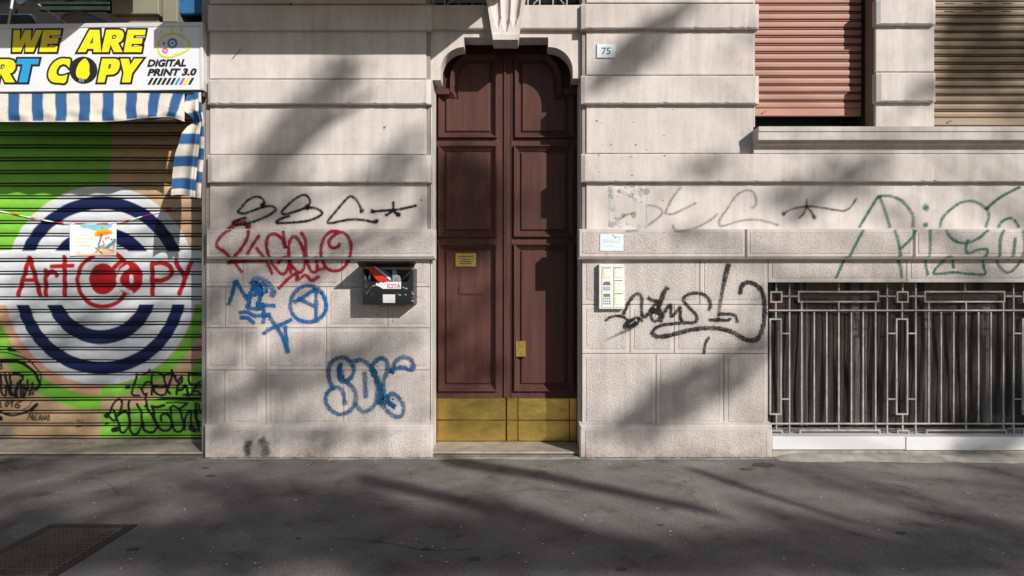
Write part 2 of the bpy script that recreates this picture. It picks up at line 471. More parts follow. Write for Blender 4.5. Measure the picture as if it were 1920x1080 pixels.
BAND, BASE, PLINTH = -0.055, -0.085, -0.05
def panel(x0, x1, y0, y1):
    b = MB(); b.cbox(X(x0), X(x1), -0.0, core + 0.01, Z(y1), Z(y0), 0.006)
    part(b, 'wall_panel', M_plaster)
def band(x0, x1, y0, y1, d=BAND, c=0.016, mat=None, name='stone_course'):
    b = MB(); e = core + 0.012
    # edges worn: the arrises wander a little and are chipped here and there
    xa, xb, za, zb = X(x0, d), X(x1, d), Z(y1, d), Z(y0, d)
    n = max(8, int((xb - xa) / 0.035)); vs = []
    for i in range(n + 1):
        x = xa + (xb - xa) * i / n
        if 0 < i < n: x += random.uniform(-0.008, 0.008)
        ch = random.uniform(0.002, 0.010) if random.random() < 0.10 else 0.0
        lo = za + random.uniform(-0.0012, 0.0012); hi = zb + random.uniform(-0.001, 0.001)
        ex = c if 0 < i < n else 0.0
        f = d if 0 < i < n else d + c
        vs += [(x, e, lo), (x, d + c * 0.6 + ch, lo), (x, f + ch * 0.3, lo + c * 0.5 + ch), (x, f, hi - c), (x, d + c, hi), (x, e, hi)]
    fs = [(6 * i + k, 6 * i + k + 1, 6 * i + 7 + k, 6 * i + 6 + k) for i in range(n) for k in range(5)]
    fs += [(5, 4, 3, 2, 1, 0), tuple(6 * n + k for k in range(6))]
    b.add(vs, fs)
    part(b, name, mat or M_plaster)
PITCH = 147.0
# left bay
for k in (-1, 0, 1, 2):
    y = 8 + [-140, 0, 140, 282][k + 1]
    band(388, 808, y, y + (47 if k < 2 else 52))
panel(393, 798, -84, 7); panel(393, 799, 56, 147.5); panel(393, 799, 196, 289.5); panel(393, 800, 343, 431)
# right bay
for y0, y1, x1 in ((-132, -85, 1424), (6, 53, 1424), (141, 194, 1424), (288, 341, 2150)):
    band(1090, x1, y0, y1)
for y0, y1, x1 in ((-84, 5, 1414), (54, 140.5, 1414), (195, 287.5, 1412), (342, 433, 2150)):
    panel(1099, x1, y0, y1)
panel(1412.5, 2150, 268.5, 287.5)
# pier between the two windows
for y0, y1 in ((-100, -52), (-3, 45), (135, 190)): band(1645, 1756, y0, y1)
for y0, y1 in ((-51, -4), (46, 134.5), (191, 262)):
    b = MB(); b.cbox(X(1641.5), X(1752.5), 0.0, core + 0.01, Z(y1), Z(y0), 0.008); part(b, 'wall_panel', M_plaster)

def stone(x0, x1, y0, y1, d=0.0, field=True, mg=7.5, name='stone_block'):
    """dressed block: smooth drafted margin, tooled field a hair proud, recessed joints"""
    gp = 0.0022
    xa, xb, za, zb = X(x0, d) + gp, X(x1, d) - gp, Z(y1, d) + gp, Z(y0, d) - gp
    back = core + 0.010
    m = mg / 200.0
    b = MB()
    j = lambda: random.uniform(-0.0012, 0.0012)
    def ring(e, y, w=0): return [(xa + e + w * j(), y, za + e + w * j()), (xb - e + w * j(), y, za + e + w * j()), (xb - e + w * j(), y, zb - e + w * j()), (xa + e + w * j(), y, zb - e + w * j())]
    vs = ring(0, back) + ring(0, d + 0.004) + ring(0.004, d, 1) + ring(m, d, 1) + ring(m + 0.002, d + 0.003, 1) + ring(m + 0.007, d - 0.002, 1)
    fs = [(3, 2, 1, 0)]; mi = [0]
    for a in range(5):
        for k in range(4):
            n = (k + 1) % 4
            fs.append((4 * a + k, 4 * a + n, 4 * a + 4 + n, 4 * a + 4 + k)); mi.append(0 if a < 3 else 1)
    fs.append((20, 21, 22, 23)); mi.append(1)
    b.add(vs, fs); b.m = mi
    return part(b, name, [M_margin, M_rough])

def rows(table):
    for y0, y1, xs in table:
        for x0, x1 in zip(xs[:-1], xs[1:]): stone(x0, x1, y0, y1)
rows([(485, 538, (386, 455, 640, 806)), (538, 615, (386, 422, 612, 727, 806)),
      (615, 694, (386, 453, 498, 612, 806)), (694, 799, (386, 421, 498, 644, 806))])
rows([(485, 571, (1091, 1312, 1440)), (571, 663, (1091, 1181, 1264, 1440)), (663, 799, (1091, 1230, 1357, 1440))])
# lintel stones over the grille
for x0, x1 in ((1440, 1700), (1700, 2000), (2000, 2150)): stone(x0, x1, 485, 530, name='lintel_stone')
# base course
def base_stone(x0, x1, y0=429, y1=483, d=BASE):
    gp = 0.002; xa, xb, za, zb = X(x0, d) + gp, X(x1, d) - gp, Z(y1, d), Z(y0, d)
    m = 0.022
    b = MB(); back = core + 0.01
    def ring(e, y, top=0, bot=0): return [(xa + e, y, za + e + bot), (xb - e, y, za + e + bot), (xb - e, y, zb - e + top), (xa + e, y, zb - e + top)]
    vs = ring(0, back, 0.006, -0.02) + ring(0, d + 0.022, 0.0, -0.012) + ring(0.012, d, 0, 0) + ring(0.012 + m, d) + ring(0.0145 + m, d + 0.003) + ring(0.02 + m, d - 0.002)
    fs = [(3, 2, 1, 0)]; mi = [0]
    for a in range(5):
        for k in range(4):
            n = (k + 1) % 4
            fs.append((4 * a + k, 4 * a + n, 4 * a + 4 + n, 4 * a + 4 + k)); mi.append(0 if a < 3 else 1)
    fs.append((20, 21, 22, 23)); mi.append(1)
    b.add(vs, fs); b.m = mi
    part(b, 'base_course_stone', [M_margin, M_rough])
base_stone(385, 816)
for x0, x1 in ((1084, 1398.4), (1398.4, 1714), (1714, 2000), (2000, 2150)): base_stone(x0, x1)
# plinth
def plinth(x0, x1):
    d = PLINTH; xa, xb, zt = X(x0, d), X(x1, d), Z(797, d)
    b = MB(); back = core + 0.01
    def ring(e, y, t): return [(xa + e, y, 0.0), (xb - e, y, 0.0), (xb - e, y, zt - t), (xa + e, y, zt - t)]
    def ring2(e, y): return [(xa + e, y, 0.012), (xb - e, y, 0.012), (xb - e, y, zt - e), (xa + e, y, zt - e)]
    vs = ring(0, back, -0.02) + ring(0, d + 0.012, 0) + ring(0.012, d, 0.014) + ring2(0.05, d) + ring2(0.052, d + 0.003) + ring2(0.056, d - 0.002)
    fs = [(3, 2, 1, 0)]; mi = [0]
    for a in range(5):
        for k in range(4):
            n = (k + 1) % 4
            fs.append((4 * a + k, 4 * a + n, 4 * a + 4 + n, 4 * a + 4 + k)); mi.append(0 if a < 3 else 1)
    fs.append((20, 21, 22, 23)); mi.append(1)
    b.add(vs, fs); b.m = mi
    part(b, 'plinth', [M_margin, M_rough])
plinth(383, 811); plinth(1087, 1448)
# smoothed cement repair running down the left pier
b = MB(); b.cbox(X(482), X(497), -0.0045, 0.01, Z(799), Z(610), 0.002); part(b, 'cement_repair', M_margin, 'smooth cement repair running down the left pier')
b = MB(); b.cbox(X(484, PLINTH), X(495, PLINTH), PLINTH - 0.005, 0.0, Z(846), Z(799), 0.003); part(b, 'cement_repair', M_margin)

# door surround
def arc(cx, cy, rx, ry, a0, a1, n=9):
    return [(cx + rx * math.cos(math.radians(a0 + (a1 - a0) * i / n)), cy - ry * math.sin(math.radians(a0 + (a1 - a0) * i / n))) for i in range(n + 1)]
AD = 0.06
right_curve = arc(1030, 132, 44, 44, 90, 0)      # px, py
arch = [(806.4, 54), (1091.6, 54), (1091.6, 147), (1074, 147)] + [(p[0], p[1]) for p in right_curve[::-1]][0:-1] + [(1028, 88), (1028, 70), (870, 70), (870, 88)] + \
       arc(870, 132, 44, 44, 90, 180)[1:] + [(826, 150), (806.4, 150)]
arch = [(X(a, AD), Z(c, AD)) for a, c in arch]
b = MB(); b.prism(arch, AD, 0.245); part(b, 'arch_surround', M_plaster, 'stepped and rounded stone head over the door')
b = MB(); b.cbox(XD0 + 0.002, XD1 - 0.002, 0.005, 0.245, Z(53.5), Z(8), 0.01); part(b, 'lintel_beam', M_plaster)
for s in (-1, 1):                              # stone jambs beside the door frame
    b = MB()
    if s < 0: b.box(X(807.0), X(812, 0.10), 0.03, 0.335, 0.03, Z(151, AD))
    else: b.box(X(1087.5, 0.10), X(1091), 0.03, 0.335, 0.03, Z(148, AD))
    part(b, 'door_jamb', M_plaster)
# keystone with carved flutes
b = MB(); nu, nv = 36, 22; vs = []
for j in range(nv + 1):
    v = j / nv; py = -30 + v * 106
    hw = 23.5 + (1 - v) * 17
    for i in range(nu + 1):
        u = i / nu
        k = (u - 0.10) / 0.80
        fl = 0.0
        if 0 < k < 1:
            ph = (k * 3) % 1.0
            lim = 0.86 - 0.10 * abs(int(k * 3) - 1)
            tip = max(0.0, min(1.0, (lim - v) / 0.22)) ** 0.6
            wdt = max(0.0, 1 - (abs(ph - 0.5) * 2 / max(0.05, tip)) ** 2) if tip > 0 else 0
            fl = 0.048 * math.sqrt(wdt) * tip
        d = -0.075 - (0.02 if v > 0.88 else 0.0) + fl
        vs.append(((948 - 960 + (u - 0.5) * 2 * hw) / FPX * (CAM_D - 0.075), d, Z(py, -0.075)))
fs = [(j * (nu + 1) + i, (j + 1) * (nu + 1) + i, (j + 1) * (nu + 1) + i + 1, j * (nu + 1) + i + 1) for j in range(nv) for i in range(nu)]
n0 = len(vs)
for i in range(nu + 1): vs.append((vs[nv * (nu + 1) + i][0], 0.115, vs[nv * (nu + 1) + i][2]))
fs += [(nv * (nu + 1) + i, n0 + i, n0 + i + 1, nv * (nu + 1) + i + 1) for i in range(nu)]
n1 = len(vs)
for side in (0, nu):
    m0 = len(vs)
    for j in range(nv + 1): q = vs[j * (nu + 1) + side]; vs.append((q[0], 0.115, q[2]))
    for j in range(nv): fs.append((j * (nu + 1) + side, m0 + j, m0 + j + 1, (j + 1) * (nu + 1) + side))
b.add(vs, fs); part(b, 'keystone', M_plaster, 'fluted keystone jutting over the door')
# fanlight strip above the beam
b = MB(); b.box(XD0 + 0.01, XD1 - 0.01, 0.30, 0.32, Z(6, 0.3), 5.1); part(b, 'fanlight_pane', M_glass)
dd = 0.12
for px in (834, 860, 905, 990, 1012, 1037, 1063):
    b = MB(); b.box(X(px, dd) - 0.007, X(px, dd) + 0.007, dd, dd + 0.014, Z(8.2), 5.0); part(b, 'fanlight_bar', M_iron)
for a, c in ((838, 886), (888, 852), (1000, 1030), (1058, 1032)):
    b = MB(); b.bar(W(a, 8, dd - 0.008), W(c, -22, dd - 0.008), 0.006); part(b, 'fanlight_bar', M_iron)

# window sill across both windows
prof = [(0.3, Z(237, -.16)), (-.16, Z(237, -.16)), (-.16, Z(246, -.16)), (-.150, Z(247.2, -.15)), (-.150, Z(262, -.15)), (-.135, Z(264.5, -.135)), (-.105, Z(266, -.105)),
        (-.105, Z(269.5, -.105)), (-.065, Z(272.5, -.065)), (-.04, Z(277, -.04)), (-.04, Z(287.4, -.04)), (0.012, Z(287.4, -.04)), (0.3, Z(270, 0))]
b = MB(); b.sweep_x(prof, X(1423, -.16), 8.0); part(b, 'window_sill', M_plaster, 'long moulded stone sill under both shuttered windows')
# reveals of the windows
b = MB(); b.box(X(1641.8), X(1644.6), 0.018, 0.42, Z(237), 5.2); part(b, 'window_reveal', M_brown, 'brown painted window reveal')
b = MB(); b.box(X(1414.2), X(1417), 0.018, 0.42, Z(237), 5.2); part(b, 'window_reveal', M_plaster)
b = MB(); b.box(X(1749.4), X(1752), 0.018, 0.42, Z(237), 5.2); part(b, 'window_reveal', M_plaster)
for x0, x1 in ((1417.4, 1641.6), (1752.4, 2150)):
    b = MB(); b.box(X(x0), X(x1), 0.36, 0.40, Z(240), 5.2); part(b, 'window_pane', M_glass)
# marble sill under the grille
b = MB(); b.cbox(X(1447.5, -.02), X(1697.6, -.02), -0.02, 0.35, Z(843.5, -.02), Z(818.5, -.02), 0.005); part(b, 'marble_slab', M_marble)
b = MB(); b.cbox(X(1698.5, -.02), 8.0, -0.022, 0.35, Z(844.5, -.02), Z(819.2, -.02), 0.005); part(b, 'marble_slab', M_marble)
b = MB(); b.box(X(1447.5), 8.0, 0.0, 0.68, 0.0, Z(845, -.02) - 0.002); part(b, 'sill_footing', M_conc)
# thresholds
b = MB(); b.cbox(X(809.5, 0.02), X(1088, 0.02), 0.02, 0.59, 0.022, 0.042, 0.008); part(b, 'door_threshold', M_step, 'worn stone threshold under the door')
b = MB(); b.box(X(810, 0.05), X(1087.5, 0.05), 0.055, 0.58, 0.0, 0.0218); part(b, 'threshold_riser', M_rail)
b = MB(); b.cbox(-6.2, X(377.6, 0.03), 0.03, 0.69, 0.018, 0.034, 0.005); part(b, 'shop_threshold', M_step, 'low worn stone threshold under the shop shutter')
b = MB(); b.box(-6.19, X(377.4, 0.03), 0.07, 0.68, 0.0, 0.0178); part(b, 'threshold_riser', M_rail)
# balconies of the first floor; they shade the top of the wall
for x0, x1 in ((-8.0, -3.52), (-2.60, 0.04)):
    b = MB(); b.cbox(x0, x1, -1.0, 0.0, 4.385, 4.55, 0.012); part(b, 'balcony', M_stucco)
# pock marks and plugs in the plaster
b = MB()
for px, py, r in ((1119, 227, 1.8), (1128, 231, 1.0), (1192, 272, 1.6), (1213, 281, 1.0), (1145, 271, 1.2), (1130, 273, 0.8), (1188, 229, 1.0), (1245, 254, 1.1), (1246, 292, 1.6), (1183, 294, 1.2), (1122, 291, 1.3),
                  (1151, 243, 1.0), (1148, 372, 1.2), (1243, 376, 1.2), (1262, 205, 1.0), (443, 148, 1.0), (1185, 329, 1.4), (1124, 322, 1.0), (545, 8, 2.6), (720, 239, 1.6), (790, 375, 1.4)):
    d = BAND if 141 < py < 194 or 288 < py < 341 or py < 50 else 0.0
    loop = [(X(px + r * 1.3 * math.cos(t) * random.uniform(.7, 1.2), d), Z(py + r * math.sin(t) * random.uniform(.7, 1.2), d)) for t in [k * 0.785 for k in range(8)]]
    b.flat([loop], d - 0.0012)
part(b, 'pock_marks', M_ink, kind='stuff')

# ------------------------------------------------------------------ sprayed and painted strokes
def lin(r, g, b):
    f = lambda c: (c / 255 / 12.92) if c <= 10 else ((c / 255 + 0.055) / 1.055) ** 2.4
    return (f(r), f(g), f(b))

def wall_depth(px, py):
    pts = ((429, 0.0), (431, BASE - 0.002), (481.5, BASE - 0.002), (485, 0.0), (795, 0.0), (800, PLINTH - 0.002), (870, PLINTH - 0.002))
    if 270 <= py <= 288 and px > 1425: return -0.04
    for y0, y1 in ((6, 53), (141, 195), (288, 342)):
        if y0 < py < y1 and py < 429: return BAND
    if py <= pts[0][0]: return 0.0
    for (a, da), (c, dc) in zip(pts[:-1], pts[1:]):
        if a <= py <= c: return da + (dc - da) * (py - a) / (c - a)
    return 0.0

LIFT = [0.0]
def stroke_mesh(b, pts, width, col, alpha=1.0, soft=0.5, depth=wall_depth, lift=0.0036, taper=(1.0, 1.0)):
    """one sprayed line: a ribbon lying on the wall whose edges thin out"""
    q = smooth_line(pts, 2.0)
    n = len(q)
    if n < 2: return
    LIFT[0] = (LIFT[0] + 0.00013) % 0.0016
    vs = []; cs = []
    prof = ((-1 - soft, 0.0), (-1 + soft * 0.45, alpha), (0, alpha), (1 - soft * 0.45, alpha), (1 + soft, 0.0))
    rows_ = []
    ext = width * 0.35
    t0 = (q[0] - q[1]).normalized() if (q[0] - q[1]).length > 1e-6 else Vector((1, 0))
    t1 = (q[-1] - q[-2]).normalized() if (q[-1] - q[-2]).length > 1e-6 else Vector((1, 0))
    rows_.append((q[0] + t0 * ext * 1.6, 0.0))
    rows_ += [(p, 1.0) for p in q]
    rows_.append((q[-1] + t1 * ext * 1.6, 0.0))
    m = len(rows_)
    for i, (p, e) in enumerate(rows_):
        a = rows_[max(0, i - 1)][0]; c = rows_[min(m - 1, i + 1)][0]
        t = (c - a); t = t.normalized() if t.length > 1e-6 else Vector((1, 0))
        nn = Vector((-t.y, t.x))
        k = i / (m - 1)
        tw = taper[0] + (taper[1] - taper[0]) * k
        wob = 1 + 0.13 * math.sin(i * 0.37 + p.x) + 0.08 * math.sin(i * 0.91 + p.y)
        fade = 0.86 + 0.14 * math.sin(i * 0.11 + p.x * 0.07)
        for s, al in prof:
            r = p + nn * s * width * 0.5 * wob * (tw if tw > 0.3 else 0.3)
            d = depth(p.x, r.y)
            x, y, z = W(r.x, r.y, d)
            vs.append((x, y - lift - LIFT[0] - 0.000012 * i, z))
            cs.append((*col, al * e * fade * (tw if tw < 1 else 1)))
    fs = [(5 * i + k, 5 * i + k + 1, 5 * i + 6 + k, 5 * i + 5 + k) for i in range(m - 1) for k in range(4)]
    b.add(vs, fs, 0, cs)

def tf(pts, ox, oy, s): return [(ox + x / s, oy + y / s) for x, y in pts]
def graffiti(label, strokes, frame, width, col, alpha=1.0, soft=0.5):
    b = MB(); ox, oy, s = frame
    for st in strokes:
        w = width; al = alpha; tp = (1, 1)
        if isinstance(st, tuple):
            st, w = st[0], st[1]
            if isinstance(w, tuple): w, al, tp = w
        stroke_mesh(b, tf(st, ox, oy, s), w * 1.7, col, al * 0.08, 0.95, taper=tp, lift=0.0030)     # overspray
        stroke_mesh(b, tf(st, ox, oy, s), w * 0.94, col, al, soft, taper=tp, lift=0.0052)
    return part(b, 'graffiti', M_spray, label)

FA, FB, FC, FD, FE = (380, 340, 3.857), (380, 600, 3.857), (1080, 460, 4.5), (1080, 320, 4.8), (1420, 340, 3.84)
K = lin(34, 28, 28); CRIM = lin(150, 14, 48); BLU = lin(24, 92, 150); TEAL = lin(18, 84, 128); GRN = lin(28, 106, 84); DK = lin(38, 35, 38)
graffiti('thin black sprayed letters with a star above the crimson tag', [
    [(435, 182), (447, 150), (425, 120), (385, 112), (330, 135), (285, 185), (258, 222), (300, 232), (370, 210), (440, 185), (500, 180), (530, 200), (510, 225), (440, 265), (340, 300), (260, 315), (215, 302), (240, 285), (315, 262)],
    [(755, 192), (778, 150), (762, 110), (730, 98), (680, 120), (620, 170), (573, 222), (600, 238), (680, 215), (755, 192), (820, 195), (866, 225), (840, 255), (760, 285), (640, 298), (535, 300), (560, 275), (630, 250)],
    [(1150, 218), (1140, 180), (1110, 130), (1070, 108), (1030, 140), (970, 210), (905, 293), (940, 300), (1010, 285), (1090, 275), (1180, 282), (1245, 295), (1265, 280)],
    [(1225, 220), (1300, 212), (1400, 205), (1480, 190), (1545, 175)], [(1380, 150), (1378, 205), (1345, 235), (1325, 245)], [(1378, 210), (1405, 235), (1425, 245)],
    ([(430, 165), (440, 182)], 7), ([(750, 180), (764, 192)], 7), ([(1148, 205), (1156, 218)], 7), ([(1222, 215), (1240, 218)], 6), ([(1245, 292), (1262, 288)], 6), ([(1405, 238), (1425, 240)], 6)],
    FA, 4.0, K, 0.95, 0.6)
graffiti('large crimson sprayed tag across the base course left of the door', [
    ([(340, 328), (300, 300), (250, 305), (195, 345)], (9, 0.75, (1, 1))), [(195, 345), (140, 390), (105, 440), (110, 475), (160, 510), (210, 560), (250, 610), (285, 655)],
    [(325, 330), (332, 380), (310, 440), (270, 500), (220, 555), (188, 592)], [(185, 590), (260, 580), (350, 575), (440, 575)],
    [(410, 392), (370, 450), (325, 525)], [(390, 480), (430, 530), (470, 590), (505, 668)],
    [(585, 358), (590, 420), (600, 475)], [(600, 475), (570, 410), (520, 380), (480, 395), (463, 450), (475, 520), (510, 600), (560, 660), (595, 665), (625, 610), (620, 560), (590, 550), (545, 590)],
    [(640, 665), (628, 560), (625, 470), (645, 410), (670, 398), (705, 440), (738, 520), (742, 600), (715, 655), (685, 650), (640, 600), (620, 555)],
    [(715, 370), (745, 425), (748, 500), (762, 590), (790, 652), (830, 642), (820, 545)], [(828, 642), (880, 630)],
    [(992, 450), (980, 472), (940, 480), (915, 450), (930, 410), (975, 375), (1010, 368), (1050, 395), (1074, 450), (1070, 530), (1040, 600), (990, 642), (920, 640), (875, 590), (858, 500), (878, 415), (925, 365), (980, 360)],
    [(550, 775), (620, 705), (665, 672), (690, 662), (682, 715), (715, 695), (748, 678), (790, 716), (842, 688)]], FA, 5.4, CRIM, 0.95, 0.45)
graffiti('blue sprayed scrawl of jagged letters under the crimson tag', [
    [(190, 890), (215, 820), (240, 725), (270, 765), (300, 820), (322, 850), (355, 790), (375, 740)], ([(365, 730), (375, 708), (420, 705), (480, 740), (515, 800), (500, 830)], (9, 0.6, (1, 1))),
    [(360, 735), (385, 790), (440, 800), (465, 775), (445, 745), (405, 740), (395, 765), (430, 790)], [(420, 808), (350, 828), (335, 885), (320, 908), (395, 922), (425, 900), (400, 890), (425, 830)],
    [(400, 890), (450, 895), (522, 900)], [(438, 900), (445, 960), (440, 1022)], [(272, 950), (325, 945), (375, 972), (430, 970), (488, 965)], [(278, 985), (325, 988), (372, 1022)],
    [(475, 965), (505, 1010), (540, 1060), (575, 1115), (612, 1222)], [(440, 1102), (500, 1063), (570, 1035), (642, 1000)], [(600, 1050), (605, 1130), (618, 1235)]], FA, 6.6, BLU, 0.95, 0.45)
circ = [(765 + 130 * math.cos(math.radians(a)), 890 - 132 * math.sin(math.radians(a)) + 6 * math.cos(math.radians(a * 2))) for a in range(40, 410, 20)]
graffiti('blue sprayed circle with a letter inside it below the mailbox shadow', [
    circ, [(800, 788), (740, 830), (665, 875)], [(820, 780), (822, 900), (820, 1012)], [(700, 850), (760, 880), (812, 905)]], FA, 6.4, BLU, 0.92, 0.5)
graffiti('teal outlined bubble letters near the foot of the wall', [
    [(945, 500), (915, 420), (915, 340), (950, 290), (1010, 270), (1070, 300), (1095, 360), (1075, 415), (1040, 442), (1085, 485), (1110, 540), (1100, 610), (1060, 660), (990, 680), (930, 650), (892, 590), (902, 530), (945, 490), (990, 490), (1018, 525), (1032, 605)],
    [(1000, 318), (985, 365), (1000, 435), (1040, 442)], [(995, 330), (1002, 420)],
    [(1095, 298), (1150, 290), (1210, 330), (1250, 420), (1265, 500), (1255, 590), (1220, 640), (1160, 662), (1108, 610)], ([(1173, 380), (1176, 460), (1182, 555)], 8),
    [(1245, 372), (1230, 330), (1280, 277), (1330, 295), (1336, 370), (1310, 440), (1315, 530), (1350, 590), (1388, 622)], [(1245, 372), (1275, 450), (1290, 520), (1270, 590), (1310, 590), (1388, 622)],
    [(1340, 555), (1375, 530), (1425, 570), (1455, 630), (1440, 690), (1390, 695), (1330, 650), (1290, 600)],
    [(1370, 375), (1390, 310), (1440, 270), (1500, 280), (1525, 330), (1510, 360), (1450, 342), (1400, 348), (1372, 372)]], FB, 7.0, TEAL, 0.8, 0.6)
graffiti('broad black brushed tag with a long sweep right of the intercom', [
    ([(250, 635), (280, 610), (340, 595), (400, 605), (450, 635), (500, 612), (540, 620), (558, 640)], 5), [(530, 615), (525, 645), (490, 672), (440, 688), (410, 690), (420, 660), (470, 630)],
    ([(500, 665), (440, 710), (350, 752), (262, 795)], (8, 0.55, (1, 0.35))), [(400, 580), (440, 490), (490, 420), (530, 410), (555, 450), (552, 540), (562, 598), (595, 595), (640, 530), (680, 480)],
    ([(610, 442), (640, 462), (690, 470), (712, 492)], 6), ([(770, 358), (740, 400), (720, 460), (700, 520), (688, 572)], 8), [(638, 540), (632, 600), (660, 640), (700, 620), (718, 560), (690, 540), (655, 560)],
    [(715, 645), (750, 560), (790, 500), (802, 520), (802, 600), (840, 570), (880, 520), (880, 600), (892, 642)],
    [(1120, 545), (1135, 500), (1110, 440), (1050, 405), (980, 405), (920, 430), (908, 465), (950, 520), (1000, 570), (1020, 610), (1000, 650), (920, 652), (800, 662), (720, 675), (665, 702), (640, 742)],
    ([(640, 742), (680, 768), (760, 765), (860, 740), (980, 710), (1110, 697), (1240, 707), (1340, 742), (1420, 790), (1480, 802), (1530, 788), (1568, 720), (1588, 620), (1590, 480), (1568, 390), (1520, 335), (1450, 312), (1400, 340), (1385, 402)], 8),
    ([(1285, 165), (1265, 240), (1235, 380), (1205, 560), (1195, 642)], (8.5, 0.85, (1, 0.6))), [(1125, 630), (1200, 628), (1280, 632), (1300, 615)], [(1205, 580), (1280, 580), (1340, 592), (1360, 645)],
    ([(1122, 775), (1090, 830), (1080, 912)], 5)], FC, 5.8, DK, 0.88, 0.35)
graffiti('faded grey sprayed letters above the base course right of the door', [
    [(450, 545), (560, 535)], [(350, 425), (395, 435), (440, 400), (520, 380)], [(650, 310), (720, 320), (770, 350), (772, 390), (720, 440), (650, 490)], [(800, 385), (850, 280), (900, 200), (945, 150)], [(808, 385), (870, 390), (960, 350), (1080, 290)],
    [(870, 490), (890, 530), (940, 545), (1040, 525), (1130, 490), (1230, 430), (1272, 388)], [(1580, 340), (1622, 300), (1612, 220), (1570, 177), (1500, 185), (1430, 240), (1370, 330), (1300, 430), (1290, 490), (1350, 490), (1480, 450), (1620, 440), (1730, 460), (1820, 490)]],
    FD, 3.2, lin(112, 100, 98), 0.40, 1.0)
graffiti('faded dark sprayed star between the grey letters and the green tag', [
    [(185, 235), (250, 200), (350, 180), (440, 185), (560, 205), (630, 210), (680, 175), (710, 125)], [(355, 130), (350, 185), (330, 235), (300, 264)], [(355, 182), (385, 215), (412, 262)], ([(183, 230), (196, 238)], 6), ([(402, 255), (416, 262)], 6)],
    FE, 3.2, lin(82, 66, 66), 0.62, 0.7)
graffiti('tall thin green sprayed tag over the barred basement window', [
    [(870, 108), (800, 220), (735, 328)], [(765, 350), (700, 470), (668, 537), (630, 556), (600, 620), (568, 692)], [(880, 112), (915, 200), (955, 328)], [(990, 350), (1015, 430), (1032, 535), (1015, 562), (1030, 620), (1040, 692)],
    [(880, 105), (960, 105), (1040, 140), (1095, 200), (1122, 260), (1120, 328)], [(1142, 350), (1110, 410), (1030, 487)], ([(1205, 182), (1222, 196)], 9), ([(1210, 305), (1212, 322)], 6), [(1245, 350), (1246, 440), (1240, 537), (1213, 562), (1215, 620), (1227, 670)],
    [(1890, 40), (1800, 85), (1720, 135), (1650, 197)], [(1650, 197), (1600, 160), (1530, 140), (1450, 160), (1370, 220), (1330, 270), (1315, 328)], [(1655, 195), (1667, 250), (1645, 328)], [(1360, 350), (1390, 400), (1440, 435), (1510, 442), (1590, 410), (1662, 350)],
    [(1515, 422), (1500, 480), (1520, 517), (1580, 495), (1650, 487), (1655, 520), (1640, 542), (1618, 562), (1630, 620), (1635, 668), (1540, 667), (1420, 655), (1340, 662), (1268, 660), (1320, 590), (1392, 540), (1412, 622)],
    [(1735, 328), (1760, 290), (1800, 268), (1832, 265)], [(1850, 275), (1882, 328)], [(1775, 350), (1750, 420), (1746, 535), (1723, 562), (1740, 610), (1795, 657), (1850, 630), (1900, 560), (1925, 480), (1915, 350)], [(1857, 408), (1850, 480), (1840, 540), (1800, 562)]],
    FE, 4.4, GRN, 0.66, 0.6)
# grime and scratches
b = MB()
stroke_mesh(b, [(468, 828), (463, 838), (466, 852)], 9, lin(70, 62, 56), 0.7, 0.9)
stroke_mesh(b, [(490, 826), (497, 836), (499, 852)], 12, lin(70, 62, 56), 0.7, 0.9)
stroke_mesh(b, [(435, 111), (452, 93)], 1.2, K, 0.9, 0.3)
stroke_mesh(b, [(719, 244), (724, 236)], 1.2, K, 0.6, 0.3)
part(b, 'grime_marks', M_spray, kind='stuff')
# remains of a torn poster
b = MB()
for k in range(110):
    px = rng.uniform(1143, 1213); py = rng.uniform(345, 427)
    edge = abs(px - 1178) > 31 or py < 366
    if not edge and rng.random() < 0.65: continue
    r = rng.uniform(1.5, 7.5)
    loop = [(X(px + r * rng.uniform(.5, 1.2) * math.cos(t)), Z(py + r * rng.uniform(.5, 1.3) * math.sin(t))) for t in [q * 0.9 for q in range(7)]]
    c = [lin(196, 204, 208), lin(180, 196, 204), lin(214, 214, 214), lin(160, 154, 150)][int(rng.integers(4))]
    al = rng.uniform(0.2, 0.55)
    b.add([(x, -0.0034 - 0.00002 * k, z) for x, z in loop], [tuple(range(7))], 0, [(*c, al)] * 7)
for px in (1143.5, 1213):
    stroke_mesh(b, [(px, 344), (px, 426)], 2.2, lin(190, 205, 212), 0.5, 0.8)
part(b, 'poster_remains', M_spray, 'scraped remains of a pasted bill beside the faded grey letters')

# ------------------------------------------------------------------ entrance door
DD = 0.42
door = empty('entrance_door', (X(950, DD), DD, 0.042), 'tall double leaf maroon wooden door with brass kick plates', 'door')
ARF = 0.335
rc = arc(1026, 140, 41, 44, 90, 0)
fr = [(800, 40), (1100, 40), (1100, 176), (1058, 176), (1058, 166), (1067, 166)] + rc[::-1] + [(1018, 96), (1018, 82), (880, 82), (880, 96)] + arc(874, 140, 41, 44, 90, 180) + [(833, 166), (842, 166), (842, 176), (800, 176)]
fr = [(max(XD0 + 0.004, min(XD1 - 0.004, X(a, ARF))), Z(c, ARF)) for a, c in fr]
b = MB(); b.prism(fr, ARF + 0.002, 0.412); part(b, 'arched_frame', M_wood, parent=door)
for s in (-1, 1):
    b = MB()
    if s < 0: b.cbox(XD0 + 0.004, X(818.5, DD), ARF + 0.006, 0.59, 0.043, Z(177, ARF), 0.008)
    else: b.cbox(X(1082, DD), XD1 - 0.004, ARF + 0.006, 0.59, 0.043, Z(177, ARF), 0.008)
    part(b, 'frame_post', M_wood, parent=door)
b = MB(); b.box(XD0 + 0.004, XD1 - 0.004, 0.50, 0.55, Z(176, DD), Z(30, DD)); part(b, 'frame_head', M_wood, parent=door)

